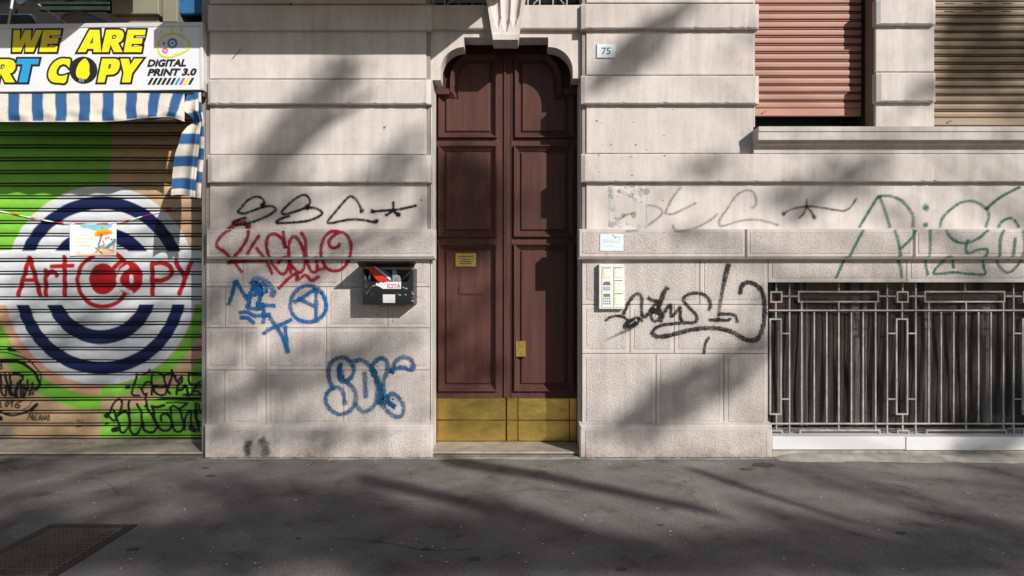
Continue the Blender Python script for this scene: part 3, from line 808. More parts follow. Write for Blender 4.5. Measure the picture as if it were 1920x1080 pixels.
def moulded(loop, parent, lab=None):
    """raised bolection moulding, sloping in to a fielded panel"""
    b = MB(); n = len(loop)
    steps = [(0.0, DD + 0.004), (0.0015, DD - 0.038), (0.006, DD - 0.044), (0.013, DD - 0.043), (0.018, DD - 0.034), (0.036, DD - 0.010), (0.058, DD + 0.012), (0.060, DD + 0.019),
             (0.070, DD + 0.019), (0.072, DD + 0.008), (0.080, DD - 0.001), (0.086, DD - 0.002)]
    vs = []
    for o, y in steps: vs += [(x, y, z) for x, z in offset_loop(loop, o)]
    fs = [(a * n + k, a * n + (k + 1) % n, a * n + n + (k + 1) % n, a * n + n + k) for a in range(len(steps) - 1) for k in range(n)]
    fs.append(tuple((len(steps) - 1) * n + k for k in range(n)))
    b.add(vs, fs)
    return part(b, 'panel', M_wood, lab, parent=parent)

def px_loop(l): return [(X(a, DD), Z(c, DD)) for a, c in l]
for s in (-1, 1):
    leaf = MB()
    if s < 0: x0, x1, pl, pr = 819, 948.5, 822, 932
    else: x0, x1, pl, pr = 949.5, 1081.5, 963, 1075
    top = 70
    leaf.box(X(x0, DD), X(x1, DD), DD + 0.022, DD + 0.065, Z(827.5, DD), Z(top, DD))
    f, bk = DD, DD + 0.0215
    leaf.box(X(x0, DD), X(pl + 2, DD), f, bk, Z(827.5, DD), Z(top, DD)); leaf.box(X(pr - 2, DD), X(x1, DD), f, bk, Z(827.5, DD), Z(top, DD))
    xa, xb = X(pl + 2, DD) + 0.0005, X(pr - 2, DD) - 0.0005
    for y0, y1 in ((top, 104), (258, 275), (443, 459), (731, 827.5)):
        leaf.box(xa, xb, f, bk, Z(y1, DD), Z(y0, DD))
    lf = part(leaf, 'door_leaf', M_wood, parent=door)
    crv = [(844, 150), (846, 136), (852, 122), (861, 111), (872, 104)]
    tl = [(822, 260), (822, 172), (844, 172)] + crv + [(932, 104), (932, 260)]
    if s > 0: tl = [(1897 - a, c) for a, c in tl]
    moulded(px_loop(tl), lf)
    moulded(px_loop([(pl, 445), (pl, 273), (pr, 273), (pr, 445)]), lf)
    moulded(px_loop([(pl, 733), (pl, 457), (pr, 457), (pr, 733)]), lf)
    # brass kick plates and their screws
    kp = DD - 0.014
    spans = ((813, 948),) if s < 0 else ((950.5, 970.5), (971.5, 1067.5), (1068.3, 1084))
    for a, c in spans:
        for y0, y1, dy in ((746, 787.6, 0), (788.4, 827, -0.003)):
            b = MB(); b.cbox(max(X(a, kp), XD0 + 0.006), min(X(c, kp), XD1 - 0.006), kp + dy, DD - 0.0005, Z(y1, kp), Z(y0, kp), 0.006)
            part(b, 'kick_plate', M_brass, parent=lf)
    sc = [(a, c) for a in ((818, 944) if s < 0 else (954, 967, 975, 1063)) for c in (750, 783.5, 792, 823)]
    b = MB()
    for a, c in sc: b.disc(X(a, kp), kp - 0.003, Z(c, kp), 0.009, 0.004, 8)
    part(b, 'rivets', M_brass_dull, parent=lf)
    if s < 0:
        b = MB(); yy = DD - 0.0075; b.cbox(X(854, yy), X(893, yy), yy - 0.007, yy, Z(500, yy), Z(474.5, yy), 0.002)
        npl = part(b, 'name_plate', M_brass_dull, 'small engraved brass plate', parent=lf)
        b = MB()
        for c, w in ((481, 14), (486, 9), (490, 12), (494, 11)): b.box(X(873 - w, yy), X(873 + w, yy), yy - 0.008, yy - 0.0071, Z(c + 0.9, yy), Z(c - 0.9, yy))
        for a, c in ((856.5, 477), (890.5, 477), (856.5, 497.5), (890.5, 497.5)): b.disc(X(a, yy), yy - 0.0071, Z(c, yy), 0.004, 0.002, 6)
        part(b, 'worn_engraving', M_ink, parent=lf, kind='stuff')
        b = MB(); b.cbox(X(860, yy), X(907, yy), yy - 0.006, yy, Z(551, yy), Z(537, yy), 0.003); b.box(X(863, yy), X(905, yy), yy - 0.004, yy, Z(552.6, yy), Z(551.6, yy))
        part(b, 'letter_flap', M_wood, parent=lf)
    else:
        yy = DD - 0.036; b = MB(); b.cbox(X(967, yy), X(986, yy), yy - 0.010, yy + 0.03, Z(669, yy), Z(639, yy), 0.003)
        b.cbox(X(972, yy), X(976, yy), yy - 0.018, yy - 0.009, Z(645, yy), Z(641, yy), 0.002)
        part(b, 'lock_plate', M_brass_dull, 'brass lock plate', parent=lf)
        b = MB(); b.cbox(X(944.5, DD), X(949, DD), DD - 0.022, DD, Z(745, DD), Z(84, DD), 0.005)
        b.cbox(X(958, DD), X(961, DD), DD - 0.010, DD, Z(745, DD), Z(84, DD), 0.004); part(b, 'cover_strip', M_wood, parent=lf)

# ------------------------------------------------------------------ window shutters
def shutter(name_lab, x0, x1, y_bot, pitch, n, d, mat, slots, gap):
    r = empty('window_shutter', (X((x0 + x1) / 2, d), d, Z(y_bot, d)), name_lab, 'roller shutter')
    xa, xb = X(x0, d), X(x1, d)
    b = MB(); b.cbox(xa, xb, d - 0.012, d + 0.02, Z(y_bot, d), Z(y_bot - pitch * 0.95, d), 0.004)
    for t in (0.09, 0.88):
        xx = xa + (xb - xa) * t; b.bar((xx - 0.02, d - 0.014, Z(y_bot - 4, d)), (xx + 0.02, d - 0.014, Z(y_bot - 9, d)), 0.008)
    part(b, 'bottom_bar', mat, parent=r)
    h = Z(0, d) - Z(pitch, d)
    zt0 = Z(y_bot - pitch, d)
    prof = [(0.026, 0.0), (-0.004, 0.002), (-0.010, 0.010), (-0.012, h * 0.42), (-0.010, h * 0.64), (-0.004, h * 0.72), (0.024, h * 0.73), (0.024, h * 0.83), (-0.005, h * 0.835), (-0.005, h * 0.895), (0.024, h * 0.90), (0.024, h * 0.995), (0.026, h * 0.995)]  # deep groove faces are coloured black below, standing in for shade
    for k in range(n):
        if slots and slots(k):
            b = MB(); z0 = zt0 + k * h
            b.sweep_x([(d + a, z0 + c) for a, c in prof], xa, xb); b.m = [0] * 2 + [1 if prof[q][0] > 0.02 or prof[(q + 1) % len(prof)][0] > 0.02 else 0 for q in range(len(prof))]
            o = part(b, 'slat', [mat, M_void], parent=r)
            b = MB(); m = max(3, int((x1 - x0) / 51))
            for i in range(m):
                xc = xa + (xb - xa) * (i + 0.5 + 0.01 * k) / m
                b.box(xc - 0.045, xc + 0.045, d - 0.0135, d - 0.011, z0 + h * 0.40, z0 + h * 0.50)
            part(b, 'air_slots', M_void, parent=r)
        else:
            b = MB(); z0 = zt0 + k * h
            b.sweep_x([(d + a, z0 + c) for a, c in prof], xa, xb); b.m = [0] * 2 + [1 if prof[q][0] > 0.02 or prof[(q + 1) % len(prof)][0] > 0.02 else 0 for q in range(len(prof))]
            part(b, 'slat', [mat, M_void], parent=r)
    return r
shutter('closed pink slatted shutter of the left upper window', 1413, 1613.5, 218, 15.1, 26, 0.20, M_pink, lambda k: k >= 13, 0)
shutter('closed tan slatted shutter of the right upper window', 1744, 2120, 235.5, 14.75, 27, 0.20, M_tan, lambda k: k >= 13, 0)
b = MB(); b.box(X(1614, .2), X(1617.5, .2), 0.17, 0.35, Z(237), 5.1); part(b, 'shutter_guide', M_void)
b = MB(); b.box(X(1417.3), X(1420), 0.17, 0.195, Z(237), 5.1); part(b, 'shutter_guide', M_void)

# ------------------------------------------------------------------ barred basement window
GD = 0.09
gr = empty('window_grille', (X(1680, GD), GD, Z(819, GD)), 'pale iron window grille of upright bars and square frames', 'grille')
BW = 0.0070
def vbar(px, y0, y1, name='bar', w=BW, dd=0.0):
    b = MB(); b.cbox(X(px, GD) - w, X(px, GD) + w, GD + dd, GD + dd + 0.016, Z(y1, GD), Z(y0, GD), 0.002); part(b, name, M_iron, parent=gr)
def hbar(x0, x1, py, name='rail', w=BW, dd=0.0):
    b = MB(); b.cbox(X(x0, GD), X(x1, GD), GD + dd, GD + dd + 0.016, Z(py, GD) - w, Z(py, GD) + w, 0.002); part(b, name, M_iron, parent=gr)
def rect(x0, x1, y0, y1, name):
    b = MB(); w = BW * 2
    xa, xb, za, zb = X(x0, GD), X(x1, GD), Z(y1, GD), Z(y0, GD)
    o = [(xa, za), (xb, za), (xb, zb), (xa, zb)]; i = offset_loop(o, w)
    vs = [(x, GD - 0.001, z) for x, z in o + i] + [(x, GD + 0.017, z) for x, z in o + i]
    fs = []
    for k in range(4):
        n = (k + 1) % 4
        fs += [(k, n, 4 + n, 4 + k), (8 + k, 12 + k, 12 + n, 8 + n), (k, 8 + k, 8 + n, n), (4 + k, 4 + n, 12 + n, 12 + k)]
    b.add(vs, fs); part(b, name, M_iron, parent=gr)
hbar(1440, 2115, 581.8, dd=-0.0175); hbar(1440, 2115, 793.8, dd=-0.0175)
PER = 236.9
for k in range(3):
    ox = PER * k
    if k == 0:
        longs = [1480.6, 1664.0]; shorts = [1503.3, 1526.9, 1550.3, 1573, 1596.6, 1618.6, 1642]
    else:
        longs = [1480.6 + ox, 1664.0 + ox]; shorts = [1504.9 + ox + 23.35 * i for i in range(7)]
    if longs[0] > 2105: break
    for v in longs:
        if v < 2110: vbar(v, 531, 819)
    for i, v in enumerate(shorts):
        if v > 2110: continue
        top = 567 if i in (0, 3, 6) else 584
        vbar(v, top, 795 if i not in (3, 6) else 806, 'bar')
    x = 1443 + ox
    rect(x, x + 23, 597, 778, 'long_frame'); rect(x + 1.5, x + 24, 546, 567.5, 'square_frame'); rect(x + 2, x + 25, 806, 821, 'square_frame')
    c = x + 12
    vbar(c, 567.5, 597, 'stem'); vbar(c + 1, 778, 806, 'stem'); vbar(c + 1, 531, 546, 'stem')
    for py in (625.3, 748.5): hbar(x + 23.4, x + 37, py, 'link')
    if k: 
        for py in (625.3, 748.5): hbar(x - 15, x - 0.4, py, 'link')
    hbar(x + 24.4, x + 53, 555.5, 'link')
    if x + 205 < 2110:
        rect(x + 53.4, x + 205, 545.5, 567, 'wide_frame'); rect(x + 56, x + 208, 805.5, 821, 'wide_frame')
        hbar(x + 205.4, x + PER, 555.5, 'link')
        vbar(x + 130, 531, 545.5, 'stem')
# woven wire behind the bars, bulging in places
b = MB()
def bulge(x, z):
    s = math.sin((z - 0.12) * 2.0)
    return 0.135 + 0.019 * s * math.sin(x * 53.5 + 1.9 * math.sin(z * 3.4 + 0.5) + 1.2 * math.sin(x * 2.1)) * (0.65 + 0.35 * math.sin(x * 3.7 + 1.0)) + 0.012 * math.sin(x * 7 + z * 3)
xa, xb, za, zb = X(1440.5), X(2040), Z(818), Z(531)
st = 0.0125; wr = 0.0014
nx = int((xb - xa) / st); nz = int((zb - za) / st)
for i in range(nx):
    x = xa + (i + 0.5) * st; m = 30
    vs = []; fs = []
    for k in range(m + 1):
        z = za + (zb - za) * k / m; vs += [(x - wr, bulge(x - wr, z), z), (x + wr, bulge(x + wr, z), z)]
    fs = [(2 * k, 2 * k + 1, 2 * k + 3, 2 * k + 2) for k in range(m)]
    b.add(vs, fs)
for j in range(nz):
    z = za + (j + 0.5) * st; m = 330
    vs = []
    for k in range(m + 1):
        x = xa + (xb - xa) * k / m; y = bulge(x, z) + 0.001; vs += [(x, y, z - wr), (x, y, z + wr)]
    b.add(vs, [(2 * k, 2 * k + 1, 2 * k + 3, 2 * k + 2) for k in range(m)])
part(b, 'wire_mesh', M_mesh, parent=gr, kind='stuff')
# the window behind
bw = empty('basement_window', (X(1680, .4), 0.4, Z(830, .4)), 'dark basement window behind the pale iron grille', 'window')
b = MB(); b.box(X(1440), 7.9, 0.46, 0.47, 0.1, Z(484)); part(b, 'pane', M_glass, parent=bw)
for px, w in ((1462, 5), (1503, 4), (1513, 2), (1604, 9), (1622, 4), (1740, 7), (1850, 8), (1960, 6)):
    b = MB(); b.cbox(X(px - w, .4), X(px + w, .4), 0.40, 0.455, 0.2, Z(500), 0.006); part(b, 'upright', M_winframe, parent=bw)
b = MB(); b.cbox(X(1441), 7.9, 0.39, 0.455, Z(560, .4), Z(548, .4), 0.006); part(b, 'head_rail', M_winframe, parent=bw)
b = MB(); b.cbox(X(1436, .3), X(1476, .3), 0.27, 0.385, Z(582, .3), Z(562, .3), 0.006); part(b, 'red_casing', M_redbox, parent=bw)

# ------------------------------------------------------------------ mailbox with flyers
MD = -0.22
mbx = empty('mailbox', (X(723), 0.0, Z(571)), 'black metal flyer box with a sloping lid full of leaflets', 'mailbox')
xl, xr = X(680, MD), X(775, MD)
def zz(py): return Z(py, MD)
b = MB()
b.box(xl, xr, -0.010, -0.002, zz(570), zz(504)); b.box(xl, xl + 0.004, MD + 0.005, -0.011, zz(570), zz(503)); b.box(xr - 0.004, xr, MD + 0.005, -0.011, zz(570), zz(503))
b.box(xl, xr, MD + 0.005, -0.011, zz(571), zz(570.2)); b.cbox(xl, xr, MD, MD + 0.0045, zz(570), zz(528), 0.001)
b.add([(xl, MD, zz(528.2)), (xl + 0.05, MD, zz(528.2)), (xl, MD, zz(503)), (xl, MD + 0.004, zz(528.2)), (xl + 0.05, MD + 0.004, zz(528.2)), (xl, MD + 0.004, zz(503))], [(0, 1, 2), (5, 4, 3), (1, 4, 5, 2)])
b.add([(xr, MD, zz(528.2)), (xr - 0.05, MD, zz(528.2)), (xr, MD, zz(503)), (xr, MD + 0.004, zz(528.2)), (xr - 0.05, MD + 0.004, zz(528.2)), (xr, MD + 0.004, zz(503))], [(2, 1, 0), (3, 4, 5), (2, 5, 4, 1)])
for px in (693, 758): b.disc(X(px, MD), MD, zz(567), 0.006, 0.004, 8)
part(b, 'box_body', M_boxblack, parent=mbx)
b = MB(); lf_, lz = -0.40, Z(487.5, -0.40)
b.add([(X(668, lf_), lf_, lz), (X(781, lf_), lf_, lz), (X(777), -0.002, Z(499)), (X(674), -0.002, Z(499)),
       (X(668, lf_), lf_, lz - 0.010), (X(781, lf_), lf_, lz - 0.010), (X(777), -0.002, Z(501)), (X(674), -0.002, Z(501))],
      [(0, 1, 2, 3), (7, 6, 5, 4), (0, 4, 5, 1), (1, 5, 6, 2), (2, 6, 7, 3), (3, 7, 4, 0)])
part(b, 'lid', M_lid, parent=mbx)
b = MB(); yy = MD - 0.0012
b.flat([[(X(a, MD), zz(c)) for a, c in ((706, 530), (709, 532), (714, 529), (719, 530), (725, 528.4), (752, 528.4), (752, 541.5), (718, 541.5), (711, 537), (704, 535))]], yy)
sticker = part(b, 'sticker', M_paper, 'torn white strip with red capitals', parent=mbx)
b = MB(); b.flat([[(X(a, MD), zz(c)) for a, c in ((718, 552), (741, 552), (741, 568), (718, 567.5))]], yy); part(b, 'blank_label', M_paper, parent=mbx)
b = MB()
for px, py in ((757, 539), (750, 553), (762, 541), (746, 551), (760, 553), (701, 536), (774, 551), (773, 558), (774, 564), (773, 547)):
    r = random.uniform(1.0, 2.6); b.flat([[(X(px + r * 1.5 * math.cos(t) * random.uniform(.4, 1.3), MD), zz(py + r * math.sin(t) * random.uniform(.4, 1.2))) for t in [k for k in range(6)]]], yy)
for k in range(26):
    px, py = random.uniform(681, 697), random.uniform(518, 566); l = random.uniform(3, 10)
    b.flat([[(X(px, MD), zz(py)), (X(px + l * .35, MD), zz(py - l)), (X(px + l * .35 + .5, MD), zz(py - l))]], yy)
part(b, 'scuffs_and_glue', M_greypaper, parent=mbx, kind='stuff')

def text_mesh(body, h_cap, mat, name, x, y, z, parent, width=None, shear=0.0, bold=0.0, depth=0.0, center=False):
    """flat lettering facing the street; (x, z) is the left end of its foot line"""
    cu = bpy.data.curves.new(name, 'FONT'); cu.body = body; cu.size = 1.0; cu.shear = shear; cu.offset = bold; cu.resolution_u = 3
    if center: cu.align_x = 'CENTER'
    tmp = bpy.data.objects.new(name, cu); COL.objects.link(tmp)
    dg = bpy.context.evaluated_depsgraph_get()
    me = bpy.data.meshes.new_from_object(tmp.evaluated_get(dg))
    bpy.data.objects.remove(tmp); bpy.data.curves.remove(cu)
    co = np.zeros(len(me.vertices) * 3, dtype=np.float32); me.vertices.foreach_get('co', co); co = co.reshape(-1, 3)
    s = h_cap / 0.729
    sx = s if width is None else width / max(1e-6, (co[:, 0].max() - co[:, 0].min()))
    off = root_of(parent)
    ax = 0 if not center else 0
    out = np.stack([(co[:, 0] - (0 if center else co[:, 0].min())) * sx + x - off.x, np.full(len(co), y - off.y), co[:, 1] * s + z - off.z], axis=1)
    me.vertices.foreach_set('co', out.astype(np.float32).ravel())
    me.materials.clear(); me.materials.append(mat); me.name = name; me.update()
    return link(bpy.data.objects.new(name, me), parent)
text_mesh('ICIT\u00c0', 0.040, M_redink, 'lettering', X(726, MD), MD - 0.0022, zz(540), mbx, width=X(751.0, MD) - X(726, MD), bold=0.012)

def flyer(label, pts, thick, mat, y, grp='leaflets stuffed in the flyer box', lean=0.03):
    zc = sum(p[1] for p in pts) / len(pts)
    o = MB(); zs = [zz(p[1]) for p in pts]; z0 = min(zs)
    n = len(pts)
    vs = [(X(a, MD), y - lean * (q - z0) / 0.15, q) for (a, c), q in zip(pts, zs)]
    vs += [(v[0], v[1] + thick, v[2]) for v in vs]
    o.add(vs, [tuple(range(n)), tuple(range(2 * n - 1, n - 1, -1))] + [(i, i + n, (i + 1) % n + n, (i + 1) % n) for i in range(n)])
    m = o.build('leaflet', mat); tag(m, label, 'leaflet', grp)
    return m
flyer('folded red leaflet leaning left in the flyer box', [(692, 501), (697, 498), (741, 538), (716, 538), (692, 508)], 0.012, M_redpaper, MD + 0.040)
flyer('thin pale leaflet edge behind the red leaflet', [(700, 500), (703, 499), (752, 538), (744, 538)], 0.004, M_paper, MD + 0.055)
flyer('dark leaflet beside the red leaflet in the flyer box', [(706, 503), (712, 502), (752, 528), (752, 538), (746, 538)], 0.006, M_steelblue, MD + 0.064)
flyer('crumpled grey leaflet standing at the right of the flyer box', [(736, 538), (735, 508), (739, 501), (743, 508), (744, 515), (749, 517), (751, 524), (751, 538)], 0.008, M_greypaper, MD + 0.030)

# ------------------------------------------------------------------ intercom
ID = -0.065
ic = empty('intercom_panel', (X(1147), 0.0, Z(579)), 'pale two column door intercom with keypad and name cards', 'intercom')
def iz(py): return Z(py, ID)
b = MB(); b.cbox(X(1123.5, ID), X(1171, ID), ID + 0.006, -0.002, iz(579.5), iz(495.5), 0.003); part(b, 'housing', M_plastic, parent=ic)
for x0, x1 in ((1128.5, 1147.8), (1150.2, 1169.6)):
    b = MB(); b.cbox(X(x0, ID), X(x1, ID), ID, ID + 0.0055, iz(577), iz(498), 0.003); part(b, 'face_plate', M_plastic, parent=ic)
for px, y0, y1 in ((1138, 503, 521), (1160, 503, 520.5), (1160, 527, 545.5), (1160, 551.5, 570.5)):
    b = MB(); w = 7.2; b.cbox(X(px - w, ID), X(px + w, ID), ID - 0.004, ID - 0.0002, iz(y1), iz(y0), 0.002); part(b, 'name_card', M_plate, parent=ic)
    b = MB(); b.box(X(px - w, ID), X(px + w, ID), ID - 0.006, ID - 0.0002, iz(y0 - 0.6), iz(y0 - 1.6)); part(b, 'card_lip', M_key, parent=ic)
b = MB(); b.prism([(X(a, ID), iz(c)) for a, c in ((1130.3, 534.5), (1145.2, 534.5), (1143, 528), (1133, 528))], ID - 0.003, ID - 0.0003); part(b, 'camera_hood', M_key, parent=ic)
b = MB(); b.box(X(1131, ID), X(1144.5, ID), ID - 0.0015, ID - 0.0003, iz(544.5), iz(537)); part(b, 'speaker_grille', M_greyink, parent=ic)
b = MB(); b.box(X(1131.6, ID), X(1144, ID), ID - 0.002, ID - 0.0003, iz(556.5), iz(550.8)); part(b, 'display', M_lcd, parent=ic)
for r in range(3):
    for c in range(4):
        b = MB(); b.cbox(X(1131.2 + 3.7 * c, ID), X(1133.2 + 3.7 * c, ID), ID - 0.003, ID - 0.0003, iz(561.2 + 4.7 * r), iz(558.8 + 4.7 * r), 0.001); part(b, 'key', M_key, parent=ic)

# number tile and notice
b = MB(); b.cbox(X(1118.3), X(1153), -0.014, -0.0005, Z(109.5), Z(84), 0.004)
num = b.build('house_number', M_enamel); tag(num, 'pale enamel house number tile reading 75', 'house number')
text_mesh('75', 0.067, M_ink, 'lettering', X(1136), -0.0152, Z(103), num, bold=0.012, center=True)
b = MB(); yb = BASE - 0.0025; b.cbox(X(1125, yb), X(1168.5, yb), yb - 0.006, yb, Z(470.5, yb), Z(439, yb), 0.001)
ntc = b.build('notice_plate', M_enamel); tag(ntc, 'small white notice plate on the base course above the intercom', 'notice')
b = MB(); yq = yb - 0.0068
for c, x0, x1, h in ((449.5, 1128, 1163, .35), (452, 1129, 1164, .5), (455, 1131, 1163, .5), (460, 1129, 1150, .3), (463, 1129, 1161, .25)):
    x = x0
    while x < x1:
        w = random.uniform(1.5, 4.5); b.flat([[(X(x, yq), Z(c + h, yq)), (X(min(x + w, x1), yq), Z(c + h, yq)), (X(min(x + w, x1), yq), Z(c - h, yq)), (X(x, yq), Z(c - h, yq))]], yq); x += w + 0.9
part(b, 'worn_print', M_greyink, parent=ntc, kind='stuff')
b = MB()
for px, py, r in ((1150, 442, 1.4), (1153, 445, 1.8), (1157, 444, 1.2), (1161, 445, 1.2), (1148, 440.5, .9)):
    b.flat([[(X(px + r * math.cos(t), yq), Z(py + r * 0.9 * math.sin(t), yq)) for t in range(6)]], yq)
part(b, 'pen_blots', M_ink, parent=ntc, kind='stuff')

# ------------------------------------------------------------------ shop front: painted roller shutter
SD = 0.43
GREEN, BEIGE, SALMON, WHITE_, NAVY, RED, INK = lin(122, 190, 60), lin(190, 160, 126), lin(214, 164, 136), lin(206, 211, 216), lin(14, 26, 74), lin(170, 16, 26), lin(16, 15, 18)
def seg_dist(px, py, pts):
    d = np.full(px.shape, 1e9)
    for (x0, y0), (x1, y1) in zip(pts[:-1], pts[1:]):
        vx, vy = x1 - x0, y1 - y0; l2 = vx * vx + vy * vy + 1e-9
        t = np.clip(((px - x0) * vx + (py - y0) * vy) / l2, 0, 1)
        d = np.minimum(d, np.hypot(px - x0 - t * vx, py - y0 - t * vy))
    return d
ART_RED = []; ART_WHITE = []; ART_INK = []
def add(lst, pts, w, fr=None, sm=True):
    if fr: pts = tf(pts, *fr)
    q = [(p[0], p[1]) for p in (smooth_line(pts, 2.5) if sm and len(pts) > 2 else pts)]
    lst.append((q, w / 2.0))
F3 = (0, 360, 4.155); F4L = (0, 640, 5.685); F4R = (190, 680, 7.2)
for p, w in (([(152, 802), (235, 515)], 9), ([(240, 515), (322, 802)], 9), ([(185, 685), (290, 685)], 7), ([(362, 612), (366, 802)], 8.5),
             ([(510, 510), (512, 802)], 9), ([(412, 582), (575, 576)], 8), ([(1192, 552), (1196, 800)], 9), ([(1375, 548), (1440, 655)], 9), ([(1492, 548), (1405, 792)], 9)):
    add(ART_RED, p, w, F3)
add(ART_RED, [(366, 665), (395, 622), (430, 625), (450, 655)], 7.5, F3)
add(ART_RED, [(1200, 560), (1270, 552), (1335, 585), (1335, 650), (1270, 690), (1200, 692)], 9, F3)
add(ART_RED, [(735, 500), (660, 555), (618, 640), (615, 730), (660, 825), (740, 880), (830, 890), (920, 860), (985, 790)], 8, F3)
add(ART_RED, [(880, 470), (935, 500), (975, 545), (1020, 570)], 9, F3)
add(ART_RED, [(900, 590), (960, 530)], 9, F3)
add(ART_WHITE, [(1000, 585), (950, 620), (928, 685), (950, 745), (1030, 785)], 7, F3)
for p, w in (
    ([(-40, 115), (60, 118), (180, 145), (300, 195), (390, 275), (440, 350), (450, 420), (410, 490), (350, 560)], 2.0), ([(-40, 210), (100, 205), (220, 225), (330, 285), (400, 370), (435, 450), (400, 510)], 4.5),
    ([(-30, 240), (10, 290), (40, 285), (20, 235), (15, 290)], 2), ([(-30, 400), (-10, 470), (10, 360), (25, 430)], 3.4), ([(15, 350), (30, 440), (10, 480), (50, 570), (80, 560), (70, 480)], 3.4), ([(60, 350), (90, 430), (100, 500), (130, 570)], 4.0),
    ([(110, 350), (130, 440), (120, 500), (170, 580), (175, 500)], 3.8), ([(150, 345), (210, 350), (260, 390), (230, 430), (205, 440), (190, 520), (195, 590)], 3.8), ([(230, 410), (235, 500), (240, 590)], 3.8), ([(265, 460), (265, 600)], 3.4),
    ([(310, 410), (300, 500), (280, 570)], 3.2), ([(360, 440), (340, 520), (325, 570)], 3.2), ([(270, 500), (340, 520), (390, 490)], 3), ([(360, 550), (366, 556)], 3.5),
    ([(-10, 650), (10, 645), (20, 665), (0, 690), (30, 690)], 2.4), ([(85, 635), (70, 660), (80, 690), (100, 665), (88, 636)], 2.2), ([(115, 655), (140, 632), (142, 692)], 2.4), ([(235, 635), (190, 655), (175, 690), (205, 705), (225, 680), (195, 670)], 2.4),
    ([(0, 740), (60, 770), (150, 785), (250, 760), (340, 720), (405, 668)], 3.2), ([(340, 730), (405, 668)], 5.5), ([(260, 720), (320, 690), (355, 630)], 1.4), ([(10, 812), (22, 818)], 7),
    ([(305, 825), (325, 770), (340, 815), (355, 775), (358, 830)], 2), ([(375, 790), (370, 835)], 1.8), ([(395, 775), (390, 832), (410, 830)], 1.8), ([(425, 835), (440, 780), (455, 835)], 1.8), ([(430, 815), (452, 815)], 1.5), ([(470, 835), (472, 785), (495, 830), (500, 780)], 1.8), ([(530, 780), (512, 810), (525, 838), (540, 810), (530, 782)], 2),
    ([(830, 845), (850, 822), (845, 850)], 1.2), ([(865, 835), (862, 850)], 1.1), ([(885, 830), (888, 848), (900, 840)], 1.2), ([(820, 905), (870, 900)], 1.6), ([(100, 85), (130, 92)], 6), ([(155, 100), (165, 103)], 4), ([(195, 108), (197, 110)], 2.4), ([(220, 118), (222, 120)], 1.8)):
    add(ART_INK, p, w, F4L)
for p, w in (
    ([(480, 155), (485, 200), (470, 260), (440, 310), (425, 400), (440, 440), (520, 445)], 3.6), ([(480, 158), (560, 160), (640, 125), (670, 90)], 3.2), ([(520, 330), (560, 340), (600, 280), (650, 255), (690, 290), (700, 370), (690, 430)], 3.4), ([(545, 345), (575, 400), (590, 430), (630, 415), (600, 480), (610, 520), (625, 570), (600, 590)], 3.4),
    ([(695, 120), (690, 200), (695, 300), (690, 430)], 3.6), ([(700, 130), (780, 130), (850, 160), (960, 130)], 3.2), ([(800, 140), (850, 180), (870, 250), (890, 330), (880, 420), (800, 435), (730, 390), (720, 320), (800, 330), (860, 320)], 3.8),
    ([(965, 95), (960, 200), (930, 280), (900, 360), (940, 415)], 4), ([(960, 130), (1000, 180), (1040, 250), (1090, 190), (1100, 250), (1040, 300), (1030, 420)], 4), ([(1040, 370), (1100, 360), (1140, 300), (1180, 400), (1200, 440), (1150, 430)], 4.2),
    ([(1190, 130), (1190, 200), (1210, 280), (1280, 290), (1350, 250)], 3.8), ([(1180, 130), (1280, 150), (1360, 160)], 3.4), ([(1230, 420), (1280, 320), (1360, 300)], 3.4), ([(1240, 380), (1310, 380), (1360, 420)], 3.6), ([(1120, 430), (1360, 430)], 3.2),
    ([(345, 335), (380, 332)], 5.5), ([(765, 500), (900, 482), (1100, 488), (1340, 485)], 2.8), ([(890, 540), (1050, 536), (1180, 545)], 2.8),
    ([(75, 700), (110, 690), (160, 590), (200, 520), (250, 495), (290, 540), (285, 600), (240, 690), (190, 780), (110, 710)], 3.6), ([(90, 690), (60, 710), (95, 735)], 4), ([(65, 820), (100, 815)], 3), ([(170, 640), (210, 720), (250, 830), (280, 930), (330, 930), (370, 870), (395, 780), (370, 690), (310, 660), (240, 710)], 3.8),
    ([(380, 520), (382, 650), (400, 780), (390, 860), (440, 960), (500, 950), (540, 880), (560, 780), (540, 660), (495, 560)], 3.8), ([(180, 900), (230, 890)], 8), ([(560, 800), (590, 900), (660, 935), (720, 930), (760, 860), (730, 780), (690, 700), (640, 650), (625, 560)], 4.2),
    ([(690, 590), (760, 600), (860, 575)], 4.4), ([(700, 590), (720, 700), (740, 790), (770, 860), (850, 915), (930, 900), (960, 820), (940, 740), (880, 690), (820, 710), (820, 780)], 4), ([(940, 610), (990, 580), (1060, 620), (1160, 560)], 3.6), ([(940, 610), (950, 720), (970, 860), (1030, 930), (1100, 910), (1130, 800), (1170, 680), (1210, 660), (1220, 760), (1215, 880)], 3.8),
    ([(1060, 630), (1100, 740), (1140, 900)], 3.6), ([(1215, 880), (1270, 910)], 8), ([(1290, 550), (1290, 640), (1300, 780), (1330, 920)], 4.6), ([(1260, 650), (1290, 760), (1340, 800)], 3.4), ([(1330, 560), (1340, 680)], 3.4)):
    add(ART_INK, p, w, F4R)

